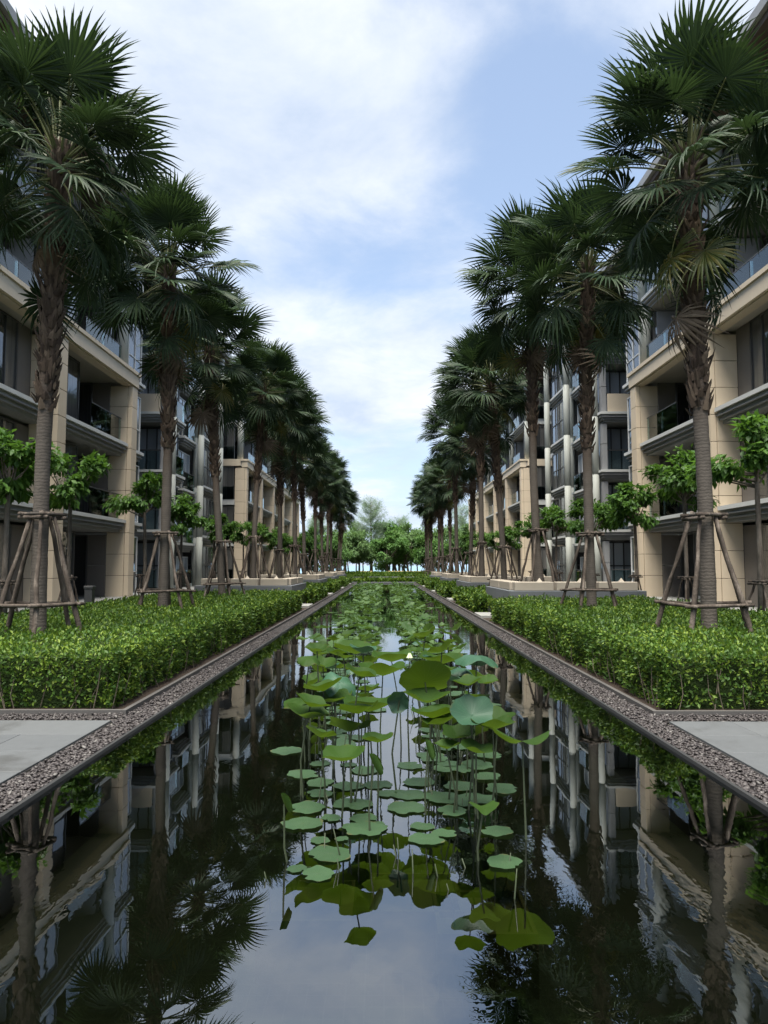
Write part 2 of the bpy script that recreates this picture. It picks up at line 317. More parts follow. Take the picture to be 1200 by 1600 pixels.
class MB:
    def __init__(s): s.V = []; s.F = []; s.I = []
    def add(s, V, F, mi=0):
        o = len(s.V); s.V += [tuple(v) for v in V]; s.F += [tuple(i + o for i in f) for f in F]; s.I += [mi] * len(F); return s
    def box(s, x0, x1, y0, y1, z0, z1, mi=0):
        if x0 > x1: x0, x1 = x1, x0
        return s.add([(x0,y0,z0),(x1,y0,z0),(x1,y1,z0),(x0,y1,z0),(x0,y0,z1),(x1,y0,z1),(x1,y1,z1),(x0,y1,z1)],
                     [(0,3,2,1),(4,5,6,7),(0,1,5,4),(1,2,6,5),(2,3,7,6),(3,0,4,7)], mi)
    def tube(s, P, Rd, sides=8, mi=0, caps=True):
        P = [Vector(p) for p in P]; n = len(P); V = []; F = []
        up = Vector((0.13, 0.31, 1)).normalized()
        for i, p in enumerate(P):
            t = (P[min(i+1, n-1)] - P[max(i-1, 0)]).normalized()
            a = t.cross(up if abs(t.dot(up)) < 0.9 else Vector((1, 0.1, 0))).normalized(); b = t.cross(a)
            if i and (a.dot(pa) < 0): a, b = -a, -b
            pa = a
            for k in range(sides):
                q = 2 * math.pi * k / sides; V.append(p + (a * math.cos(q) + b * math.sin(q)) * Rd[i])
        for i in range(n - 1):
            for k in range(sides):
                k2 = (k + 1) % sides; F.append((i*sides+k, i*sides+k2, (i+1)*sides+k2, (i+1)*sides+k))
        if caps: F.append(tuple(range(sides - 1, -1, -1))); F.append(tuple((n-1)*sides + k for k in range(sides)))
        return s.add(V, F, mi)
    def mesh(s, name, mats, smooth=False): return new_mesh(name, s.V, s.F, mats, s.I, smooth)
def obj(name, me, parent=None, loc=(0,0,0), rot=None, scale=None):
    o = bpy.data.objects.new(name, me); COL.objects.link(o); o.location = loc
    if rot is not None: o.rotation_euler = rot
    if scale is not None: o.scale = scale if hasattr(scale, '__len__') else (scale,)*3
    if parent: o.parent = parent
    return o
def tag(o, label=None, cat=None, group=None, kind=None):
    if label: o['label'] = label
    if cat: o['category'] = cat
    if group: o['group'] = group
    if kind: o['kind'] = kind
    return o
def empty(name, loc=(0,0,0), rot=None, scale=None): return obj(name, None, None, loc, rot, scale)
def copy_tree(o, parent=None):
    c = o.copy(); COL.objects.link(c); c.parent = parent
    for ch in o.children: copy_tree(ch, c)
    return c
_bc = {}
def bx(name, parent, x0, x1, y0, y1, z0, z1, mat, bevel=0.0):
    """axis-aligned box as an object of its own; equal sizes share a mesh"""
    if x0 > x1: x0, x1 = x1, x0
    d = (round(x1-x0, 4), round(y1-y0, 4), round(z1-z0, 4)); k = (d, mat, bevel)
    if k not in _bc:
        a, b, c = (t/2 for t in d)
        if bevel <= 0: _bc[k] = MB().box(-a, a, -b, b, -c, c).mesh(name, [mat])
        else:
            e = bevel; V = []; F = []
            for zc, q in ((-c, e), (-c+e, 0), (c-e, 0), (c, e)):
                V += [(-a+q,-b+q,zc),(a-q,-b+q,zc),(a-q,b-q,zc),(-a+q,b-q,zc)]
            F = [(3,2,1,0),(12,13,14,15)]
            for r in range(3):
                for i in range(4):
                    j = (i+1) % 4; F.append((r*4+i, r*4+j, r*4+4+j, r*4+4+i))
            _bc[k] = new_mesh(name, V, F, [mat])
    o = obj(name, _bc[k], parent, ((x0+x1)/2, (y0+y1)/2, (z0+z1)/2))
    if parent: o.location -= Vector(parent.location) if parent.parent is None else Vector(parent.location) + Vector(parent.parent.location)
    return o
def leaf_cards(P, D, Nn, Ls, Ws, fold=0.25):
    """one folded diamond leaf per point: (n*4 verts, n*2 tris)"""
    D = D / np.linalg.norm(D, axis=1, keepdims=True)
    S = np.cross(D, Nn); S /= np.linalg.norm(S, axis=1, keepdims=True) + 1e-9
    U = np.cross(S, D)
    Ls = np.asarray(Ls)[:, None]; Ws = np.asarray(Ws)[:, None]
    mid = P + D * Ls * 0.48 + U * Ws * fold
    V = np.stack([P, mid + S * Ws * 0.5, P + D * Ls, mid - S * Ws * 0.5], 1).reshape(-1, 3)
    b = np.arange(len(P))[:, None] * 4
    F = np.concatenate([np.concatenate([b, b+1, b+2], 1), np.concatenate([b, b+2, b+3], 1)], 0)
    return V, F
def rdir(n): v = rng.normal(size=(n, 3)); return v / np.linalg.norm(v, axis=1, keepdims=True)

# ---------------------------------------------------------------- the setting
WL, WR, Y0, Y1 = -2.40, 2.50, -7.0, 68.0           # water edges, near end behind the camera, far end
def sheet(name, rects, z, mat, kind='structure'):
    b = MB()
    for x0, x1, y0, y1 in rects: b.add([(x0,y0,z),(x1,y0,z),(x1,y1,z),(x0,y1,z)], [(0,1,2,3)])
    return tag(obj(name, b.mesh(name, [mat])), kind=kind)
sheet('ground', [(-500, WL-.03, -60, 150), (WR+.03, 500, -60, 150), (WL-.03, WR+.03, Y1+.03, 150), (WL-.03, WR+.03, -60, Y0)], -0.02, 'ground')
sheet('sea', [(-5000, 5000, 118, 8000)], 0.15, 'sea')
sheet('pool_floor', [(WL-.03, WR+.03, Y0, Y1+.03)], -0.62, 'pool_tile')
b = MB(); b.box(WL-.03, WL, Y0, Y1, -0.62, 0.03); b.box(WR, WR+.03, Y0, Y1, -0.62, 0.03); b.box(WL-.03, WR+.03, Y1, Y1+.03, -0.62, 0.03); b.box(WL-.03, WR+.03, Y0-.03, Y0, -0.62, 0.03)
tag(obj('pool_edge', b.mesh('pool_edge', ['dark_metal'])), kind='structure')
sheet('pool_water', [(WL, WR, Y0, Y1)], 0.0, 'water')
sheet('gravel_strip', [(WL-.37, WL-.03, -7, 68), (WR+.03, WR+.37, -7, 68), (-9, WL-.37, 7.76, 8.12), (WR+.37, 9, 7.70, 8.06)], 0.0, 'gravel')
for s, kx, ky in ((-1, WL-.37, 8.12), (1, WR+.37, 8.06)):
    b = MB(); x2 = kx + s*.05
    b.box(min(kx, x2), max(kx, x2), ky, 68, -.02, .055); b.box(min(kx, s*9), max(kx, s*9), ky-.05, ky, -.02, .055)
    tag(obj('kerb', b.mesh('kerb', ['kerb_stone'])), kind='structure')
    tag(obj('planting_bed', MB().box(min(x2, s*8.9), max(x2, s*8.9), ky, 68, -.03, .02).mesh('planting_bed', ['soil'])), kind='structure')
    # slab paving in the near corner, each slab with a joint
    pv = tag(empty('paving', (0, 0, 0)), kind='structure')
    y = 7.70 if s < 0 else 7.64; row = 0
    bx('bedding', pv, s*2.79 if s < 0 else s*2.89, s*9, -5, y, -.019, .004, 'kerb_stone')
    while y > 1.0:
        xs = (2.79 if s < 0 else 2.89); x = xs; first = True
        while x < 8.6:
            wd = (0.62 if (row + (s > 0)) % 2 else 1.24) if first else 1.24
            bx('paving_slab', pv, s*(x+.004), s*(x+wd-.004), y-.626, y-.004, -.01, .024 + random.uniform(-.0015, .0015), 'paver', 0.003)
            x += wd; first = False
        y -= 0.63; row += 1
# terraces along the houses
for s in (-1, 1):
    b = MB(); b.box(s*9.75, s*13, 6, 110, -.02, .33); b.box(s*9.3, s*9.75, 6, 110, -.02, .17)
    tag(obj('terrace', b.mesh('terrace', ['terrace_stone'])), kind='structure')
# pebbles that show one by one
ico_t = (1 + 5**.5) / 2
ICO = np.array([(-1,ico_t,0),(1,ico_t,0),(-1,-ico_t,0),(1,-ico_t,0),(0,-1,ico_t),(0,1,ico_t),(0,-1,-ico_t),(0,1,-ico_t),(ico_t,0,-1),(ico_t,0,1),(-ico_t,0,-1),(-ico_t,0,1)]) / 1.9
ICF = np.array([(0,11,5),(0,5,1),(0,1,7),(0,7,10),(0,10,11),(1,5,9),(5,11,4),(11,10,2),(10,7,6),(7,1,8),(3,9,4),(3,4,2),(3,2,6),(3,6,8),(3,8,9),(4,9,5),(2,4,11),(6,2,10),(8,6,7),(9,8,1)])
def pebbles(P, size):
    n = len(P); V = np.repeat(ICO[None], n, 0) * (1 + rng.normal(0, .13, (n, 12, 1)))
    V = V * (size[:, None, None] * np.stack([rng.uniform(.8, 1.5, n), rng.uniform(.7, 1.1, n), rng.uniform(.4, .7, n)], 1)[:, None])
    q = rng.uniform(0, 6.283, n); c, s_ = np.cos(q)[:, None], np.sin(q)[:, None]
    tl = rng.normal(0, .25, n)[:, None]
    X, Yv, Z = V[..., 0], V[..., 1], V[..., 2]
    V = np.stack([X*c - Yv*s_, X*s_ + Yv*c, Z + X*tl], 2) + P[:, None]
    return V.reshape(-1, 3), (ICF[None] + (np.arange(n) * 12)[:, None, None]).reshape(-1, 3)
for s, xa, xb, ya in ((-1, WL-.365, WL-.035, 3.2), (1, WR+.035, WR+.365, 3.2)):
    V = []; 
    n = 6200
    yy = ya + (18 - ya) * rng.uniform(0, 1, n)**1.5
    P = np.stack([rng.uniform(xa+.01, xb-.01, n), yy, rng.uniform(0.004, .022, n)], 1)
    n2 = 1300
    y0 = 7.78 if s < 0 else 7.72
    P2 = np.stack([s*rng.uniform(2.8, 7, n2), rng.uniform(y0, y0+.30, n2), rng.uniform(.004, .022, n2)], 1)
    P = np.concatenate([P, P2]); V, F = pebbles(P, rng.uniform(.011, .021, len(P)))
    o = tag(obj('pebbles', np_mesh('pebbles', V, F, ['pebble'])), 'purplish brown pebbles in the strip along the %s pool edge' % ('left' if s < 0 else 'right'), 'pebbles', kind='stuff')

# ---------------------------------------------------------------- houses
FL = [0.33, 3.5, 6.7, 9.82, 13.0, 16.1]            # floor levels
def rel(o, parent, p):
    q = Vector(p) - Vector(parent.location)
    if parent.parent: q -= Vector(parent.parent.location)
    o.location = q; return o
_fc = {}
def window(bd, s, axis, c, a0, a1, z0, z1, n=2, transom=None, fmat='frame_grey', fw=0.06, name='window', glass='window_glass'):
    """glazing in the plane x = s*c (axis 'x', spans y a0..a1) or y = c (axis 'y', spans |x| a0..a1)"""
    W, H = a1 - a0, z1 - z0
    k = (axis, round(W, 3), round(H, 3), n, transom, fmat, fw)
    t = 0.05
    bars = [(0, W, 0, fw), (0, W, H-fw, H)] + [(W*i/n - (fw/2 if 0 < i < n else (0 if i == 0 else fw)), W*i/n + (fw/2 if 0 < i < n else (fw if i == 0 else 0)), fw, H-fw) for i in range(n+1)]
    if transom: bars += [(W*i/n + fw/2 + .001, W*(i+1)/n - fw/2 - .001, transom - fw/2, transom + fw/2) for i in range(n)]
    if k not in _fc:
        b = MB()
        for p, q, r, u in bars:
            if axis == 'x': b.box(-t, t, p - W/2, q - W/2, r - H/2, u - H/2)
            else: b.box(p - W/2, q - W/2, -t, t, r - H/2, u - H/2)
        _fc[k] = b.mesh('window_frame', [fmat])
    o = obj(name, _fc[k], bd)
    ctr = (s*c, (a0+a1)/2, (z0+z1)/2) if axis == 'x' else (s*(a0+a1)/2, c, (z0+z1)/2)
    rel(o, bd, ctr)
    for i in range(n):
        p, q = a0 + W*i/n + .01, a0 + W*(i+1)/n - .01
        if axis == 'x': bx('pane', o, s*c-.012, s*c+.012, p, q, z0+.01, z1-.01, glass)
        else: bx('pane', o, s*p, s*q, c-.012, c+.012, z0+.01, z1-.01, glass)
    return o
def ledge(bd, s, x0, x1, y0, y1, z, steps=3, top='pale_stone', low='grey_moulding', inset_y=(0, 0), h=0.13, name='ledge'):
    """floor edge: pale slab with stepped mouldings below it"""
    o = bx(name, bd, s*x0, s*x1, y0, y1, z-.13, z, top)
    for i in range(steps):
        q = .09 * (i + 1)
        bx('moulding', o, s*(x0+q), s*x1, y0 + q*inset_y[0], y1 - q*inset_y[1], z-.13-h*(i+1)+.002*i, z-.13-h*i-.001, low if i % 2 == 0 else 'pale_stone' if top == 'x' else low)
        if i < steps - 1:
            bx('moulding', o, s*(x0+q-.035), s*x1-s*.01, y0 + (q-.035)*inset_y[0] + .002, y1 - (q-.035)*inset_y[1] - .002, z-.13-h*(i+1)-.012, z-.13-h*(i+1)+.022, 'grey_panel')
    return o
def rail(bd, s, axis, c, a0, a1, z, h=1.05, n=2):
    """glass balustrade with a slim top bar"""
    W = a1 - a0
    if axis == 'x': o = bx('railing', bd, s*c-.02, s*c+.02, a0, a1, z+h, z+h+.035, 'frame_grey')
    else: o = bx('railing', bd, s*a0, s*a1, c-.02, c+.02, z+h, z+h+.035, 'frame_grey')
    for i in range(n):
        p, q = a0 + W*i/n + .012, a0 + W*(i+1)/n - .012
        if axis == 'x': bx('pane', o, s*c-.008, s*c+.008, p, q, z+.03, z+h-.002, 'rail_glass')
        else: bx('pane', o, s*p, s*q, c-.008, c+.008, z+.03, z+h-.002, 'rail_glass')
    return o
_cc = {}
def column(bd, s, x, y, z0, z1, r=0.2):
    k = (round(z1-z0, 3), r)
    if k not in _cc:
        b = MB(); h = z1 - z0; P = []; Rr = []
        zs = [0]; 
        q = 3.0
        while q < h - 1: zs += [q, q+.012, q+.05, q+.062]; q += 3.16
        zs.append(h)
        for i, zc in enumerate(zs): P.append((0, 0, zc)); Rr.append(r - (.018 if (i % 4 in (2, 3) and i < len(zs)-1) else 0))
        b.tube(P, Rr, 20); _cc[k] = b.mesh('column', ['column_paint'])
        me = _cc[k]; me.polygons.foreach_set('use_smooth', [len(p.vertices) == 4 for p in me.polygons])
    o = obj('column', _cc[k], bd); return rel(o, bd, (s*x, y, z0))
def pillar(bd, s, x, y0, y1, z0, z1, depth=0.92):
    """stone-clad pier: courses of blocks round a core, front arris strip beside a groove"""
    core = bx('pillar', bd, s*(x+.05), s*(x+depth-.03), y0+.05, y1-.03, z0, z1, 'kerb_stone')
    n = round((z1-z0) / .92); h = (z1-z0) / n
    for i in range(n):
        a, b = z0 + i*h + .008, z0 + (i+1)*h - .008
        bx('stone_block', core, s*(x+.20), s*(x+depth), y0, y1, a, b, 'tan_stone', .008)
        bx('stone_block', core, s*x, s*(x+.185), y0+.035, y1-.035, a, b, 'tan_stone', .008)
    return core
def block(name, label, s, ys, far_end, first_face=False, floors=5, detail=True):
    """stone-framed block; ys = far faces of its piers"""
    y_n, y_f = ys[0] - .7, ys[-1]
    bd = tag(empty(name, (s*12, (y_n+y_f)/2, 0)), label, 'building', 'apartment blocks along the pool')
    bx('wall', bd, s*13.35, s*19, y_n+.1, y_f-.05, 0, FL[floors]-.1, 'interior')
    for y in ys: pillar(bd, s, 10.6, y-.7, y, FL[0]-.02, 9.16)
    # stone beam over the frame, three lines
    o = bx('beam', bd, s*10.56, s*11.0, y_n-.02, y_f+.02, 9.22, 9.70, 'tan_paint')
    bx('moulding', o, s*10.50, s*11.1, y_n-.08, y_f+.08, 9.702, 9.84, 'tan_paint'); bx('moulding', o, s*10.66, s*11.0, y_n+.05, y_f-.05, 9.162, 9.218, 'tan_stone')
    bx('ceiling', bd, s*11.002, s*13.34, y_n+.02, y_f-.02, 9.30, 9.69, 'soffit')
    for i in range(len(ys) - 1):
        a, b_ = ys[i] + .004, ys[i+1] - .704
        mid = a + 3.1
        for f in range(3):
            z0, z1 = FL[f], FL[f+1] - (.62 if f < 2 else .54)
            if f: ledge(bd, s, 10.72, 13.34, a, b_, FL[f])
            flip = (i % 2 == 1)
            w0, w1 = (a, mid) if not flip else (b_-3.1, b_-.9)
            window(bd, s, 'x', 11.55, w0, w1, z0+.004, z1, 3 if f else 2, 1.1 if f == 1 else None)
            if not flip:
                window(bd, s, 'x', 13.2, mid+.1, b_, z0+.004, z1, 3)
                if f: rail(bd, s, 'x', 11.05, mid+.05, b_-.02, FL[f], 1.05, 2)
            else:
                window(bd, s, 'x', 13.2, a, w0-.05, z0+.004, z1, 3)
                if f: rail(bd, s, 'x', 11.05, a+.02, w0-.05, FL[f], 1.05, 2)
            # panels closing the bay towards the next pier, facing the viewer
            for q in range(2):
                bx('wall_panel', bd, s*11.53, s*12.25, b_-.07, b_-.002, z0+.01+q*(z1-z0)*.5, z0+(q+1)*(z1-z0)*.5-.01, 'brown_panel')
            if flip: bx('wall_panel', bd, s*11.50, s*11.56, b_-.88, b_-.08, z0+.01, z1-.01, 'brown_panel')
            window(bd, s, 'y', b_-.04, 12.27, 13.3, z0+.004, z1, 1)
        for f in range(3, floors):                      # set-back upper floors
            z0, z1 = FL[f] + (.03 if f == 3 else 0), FL[f+1] - .60
            window(bd, s, 'x', 11.5, a+.1, a+2.6, z0, z1, 3, None, 'frame_grey')
            window(bd, s, 'x', 13.2, a+2.7, b_, z0, z1, 3)
            bx('wall_panel', bd, s*11.6, s*12.4, b_+.02, b_+.10, z0, z1, 'grey_panel'); window(bd, s, 'y', b_+.06, 12.42, 13.3, z0, z1, 1)
            window(bd, s, 'x', 11.5, b_+.12, ys[i+1]+.08, z0, z1, 1)
            rail(bd, s, 'x', 11.15, a+2.65, b_+.1, z0-.02, 1.05, 2)
            if f > 3: ledge(bd, s, 11.0, 13.34, a-.35, b_+.34, FL[f])
    for y in ys: column(bd, s, 11.2, y-.35, 9.845, FL[floors]-.3, .24)
    rf = bx('roof', bd, s*9.95, s*19.2, y_n-.8, y_f+.6, FL[floors]+.12, FL[floors]+.42, 'grey_panel')
    bx('eave', rf, s*10.1, s*19.1, y_n-.7, y_f+.5, FL[floors]-.08, FL[floors]+.118, 'roof_soffit')
    if first_face:                                       # end elevation facing the viewer
        for f in range(floors):
            z0, z1 = FL[f], FL[f+1] - .55
            if f and f != 3: bx('ledge', bd, s*11.55, s*13.3, y_n+.05, y_n+.6, FL[f]-.4, FL[f]+.02, 'pale_stone')
            if f == 3: bx('ledge', bd, s*11.1, s*13.3, y_n-.05, y_n+.098, FL[f]-.5, FL[f]+.02, 'tan_paint')
            window(bd, s, 'y', y_n+.08 if f > 2 else y_n + .07, 11.6, 13.3, z0+.03, z1, 3)
            rail(bd, s, 'y', y_n-.02 if f > 2 else y_n+.012, 11.6, 13.3, z0+.02, 1.0, 1)
        pillar(bd, s, 13.32, y_n-.02, y_n+.6, FL[0], 9.2, .8)
    return bd
def wing(name, label, s, ya, yb, floors=5):
    """recessed wing: bay window tower, projecting balcony stack, tall round columns, window wall"""
    k = (yb - ya) / 24.8
    Yp = lambda t: ya + t * k
    bd = tag(empty(name, (s*13, (ya+yb)/2, 0)), label, 'building', 'recessed balcony wings along the pool')
    bx('wall', bd, s*13.75, s*19, ya+.05, yb-.7, 0, FL[floors], 'interior')
    for f in range(floors):
        z0, z1 = FL[f], FL[f+1] - .60
        # bay window tower beside the stone block
        ledge(bd, s, 10.95, 13.7, Yp(.08), Yp(1.95), FL[f] + .01, 3, inset_y=(0, 1))
        window(bd, s, 'x', 11.15, Yp(.08), Yp(1.8), z0+.02, z1, 2, 1.0, 'white_trim', .05, 'bay_window')
        window(bd, s, 'x', 13.6, Yp(2.0), Yp(7.4), z0+.02, z1+.4, 5, 1.0)
        # projecting balcony stack
        low = f == 0
        ledge(bd, s, 11.55, 13.7, Yp(7.5), Yp(11.2), FL[f] + .01, 3, inset_y=(1, 1), name='balcony_slab')
        window(bd, s, 'y', Yp(9.0), 12.0, 13.65, z0+.02, z1, 3, 1.25, 'dark_metal', .07, 'window', 'daylight_glass')
        bx('corner_post', bd, s*11.72, s*11.98, Yp(7.8), Yp(7.8)+.5, z0+.012, z0+1.42, 'grey_panel'); bx('corner_post', bd, s*11.72, s*11.98, Yp(7.8), Yp(7.8)+.5, z0+1.45, z1, 'grey_panel')
        window(bd, s, 'x', 12.0, Yp(9.05), Yp(11.1), z0+.02, z1, 2)
        if f == 3: bx('balustrade', bd, s*12.0, s*13.6, Yp(7.62), Yp(7.62)+.08, z0+.012, z0+1.0, 'tan_paint')
        else: rail(bd, s, 'y', Yp(7.66), 12.0, 13.6, z0, 1.05, 2)
        rail(bd, s, 'x', 11.66, Yp(8.3), Yp(11.1), z0, 1.05, 2)
        # curved-look balcony between the columns: two stepped-back slabs
        ledge(bd, s, 11.75, 13.7, Yp(11.7), Yp(14.6), FL[f] - .55 if f else FL[f], 3, inset_y=(1, 1), name='balcony_slab')
        window(bd, s, 'x', 12.2, Yp(11.8), Yp(14.4), z0 - (.5 if f else 0), z1 - .75, 3, None, 'white_trim', .05, 'window', 'daylight_glass')
        rail(bd, s, 'x', 11.85, Yp(11.9), Yp(14.4), z0 - .55 if f else z0, 1.0, 2)
        # plain window wall
        ledge(bd, s, 11.45, 13.7, Yp(15.0), Yp(19.6), FL[f] + .01, 3, inset_y=(0, 1))
        window(bd, s, 'x', 11.7, Yp(15.0), Yp(19.3), z0+.02, z1, 4, 1.3)
        window(bd, s, 'y', Yp(14.98), 11.7, 13.6, z0+.02, z1, 2, 1.3)
        window(bd, s, 'x', 13.6, Yp(19.6), Yp(24.0), z0+.02, z1+.4, 4)
        if f: bx('ledge', bd, s*12.3, s*13.7, Yp(19.62), Yp(24.0), FL[f]-.3, FL[f], 'pale_stone')
    for x, t, r in ((11.45, 8.2, .19), (11.35, 13.9, .2), (11.9, 14.85, .17), (11.25, 18.9, .19)):
        column(bd, s, x, Yp(t), FL[0], FL[floors]-.2, r)
    rf = bx('roof', bd, s*10.9, s*19.2, ya+.7, yb-.9, FL[floors]+.1, FL[floors]+.4, 'grey_panel')
    bx('eave', rf, s*11.0, s*19.1, ya+.75, yb-.95, FL[floors]-.1, FL[floors]+.098, 'roof_soffit')
    return bd
for s, side in ((-1, 'left'), (1, 'right')):
    block('apartment_block', 'nearest tan stone framed apartment block on the %s of the pool' % side, s, [10.4, 17.4, 24.4, 31.4], True)
    wing('apartment_wing', 'grey balcony wing with tall round columns on the %s of the pool' % side, s, 31.5, 56.3)
    block('apartment_block', 'second tan stone framed apartment block further back on the %s' % side, s, [57.5, 64.5, 71.5, 78.5, 85.5, 92.5], True, True)

# ---------------------------------------------------------------- planters, bollards, steps
def planter(s, side, k, x0, x1, y0, y1, nth):
    P = tag(empty('planter', (s*(x0+x1)/2, (y0+y1)/2, 0)), 'raised grey planter topped with beige seat blocks, %s on the %s bank' % (nth, side), 'planter', 'raised planters on both banks')
    bx('plinth', P, s*x0, s*x1, y0, y1, -.02, .875, 'plinth_grey', .01)
    t = .42; n = 3; W = (x1 - x0 - .3)
    for i in range(n):                                   # seat blocks along the front, gaps between
        a = x0 + .15 + W*i/n + .03; b = a + W/n - .10
        bx('seat_block', P, s*a, s*b, y0+.10, y0+.10+t, .876, 1.13, 'seat_stone', .015)
        c = a + (b-a) * (.5 if s < 0 else .75)
        wd = MB().add([(-.16,-.14,0),(.16,-.14,0),(.16,.14,0),(-.16,.14,0),(0,0,.24)], [(3,2,1,0),(0,1,4),(1,2,4),(2,3,4),(3,0,4)]).mesh('wedge', ['seat_stone'])
        rel(obj('pointed_stone', wd, P), P, (s*c, y0+.72, 1.0))
    for q in (0, 1):
        a = y0 + .7 + q*(y1-y0-.8)/2
        bx('seat_block', P, s*(x0+.12), s*(x0+.12+t), a, a+(y1-y0-.8)/2-.1, .876, 1.12, 'seat_stone', .015)
    bx('soil', P, s*(x0+.6), s*(x1-.1), y0+.55, y1-.1, .876, 1.0, 'soil')
def bollard(s, x, y, label, h=.62, base=0.0):
    P = tag(empty('bollard_light', (s*x, y, base)), label, 'bollard', 'low bollard lights beside the hedges')
    bx('post', P, s*x-.09, s*x+.09, y-.09, y+.09, base, base+h-.19, 'dark_metal', .01)
    bx('cap', P, s*x-.17, s*x+.17, y-.15, y+.15, base+h-.188, base+h, 'bollard_metal', .012)
ORD = ['first', 'second', 'third', 'fourth', 'fifth', 'sixth', 'seventh', 'eighth', 'ninth', 'tenth', 'eleventh', 'twelfth', 'thirteenth', 'fourteenth', 'fifteenth', 'sixteenth', 'seventeenth', 'eighteenth', 'nineteenth', 'twentieth'] + ['twenty-' + x for x in ('first', 'second', 'third', 'fourth', 'fifth', 'sixth', 'seventh', 'eighth', 'ninth')] + ['thirtieth', 'thirty-first', 'thirty-second']
PL = {-1: [27.0, 38.8, 50.2, 61.2], 1: [21.5, 32.3, 43.3, 54.3]}
PLX = {-1: (3.35, 6.9), 1: (3.63, 7.6)}
for s, side in ((-1, 'left'), (1, 'right')):
    for k, y in enumerate(PL[s]):
        planter(s, side, k, PLX[s][0], PLX[s][1], y, y+5, ORD[k] + ' from the front')
        bollard(s, 3.22 if s < 0 else 3.40, y + (.55 if s < 0 else .3), 'low grey bollard light beside the %s planter on the %s bank' % (ORD[k], side))
        st = bx('stepping_slab', None, s*2.83 if s < 0 else s*2.93, s*3.28 if s < 0 else s*3.58, y+1.1, y+2.6, -.01, .10, 'terrace_stone', .01)
        tag(st, 'pale stone step at the pool edge beside the %s planter, %s bank' % (ORD[k], side), 'step', 'pale stepping slabs at the pool edge')
# slim dark post behind the first left palm
pb = tag(empty('bollard_light', (-7.05, 17.8, 0)), 'slim dark bollard standing behind the hedge right of the first left palm', 'bollard', 'slim bollards behind the hedges')
bx('post', pb, -7.14, -6.96, 17.71, 17.89, 0, 1.05, 'dark_metal', .01); bx('cap', pb, -7.155, -6.945, 17.695, 17.905, 1.05, 1.12, 'dark_metal', .01)

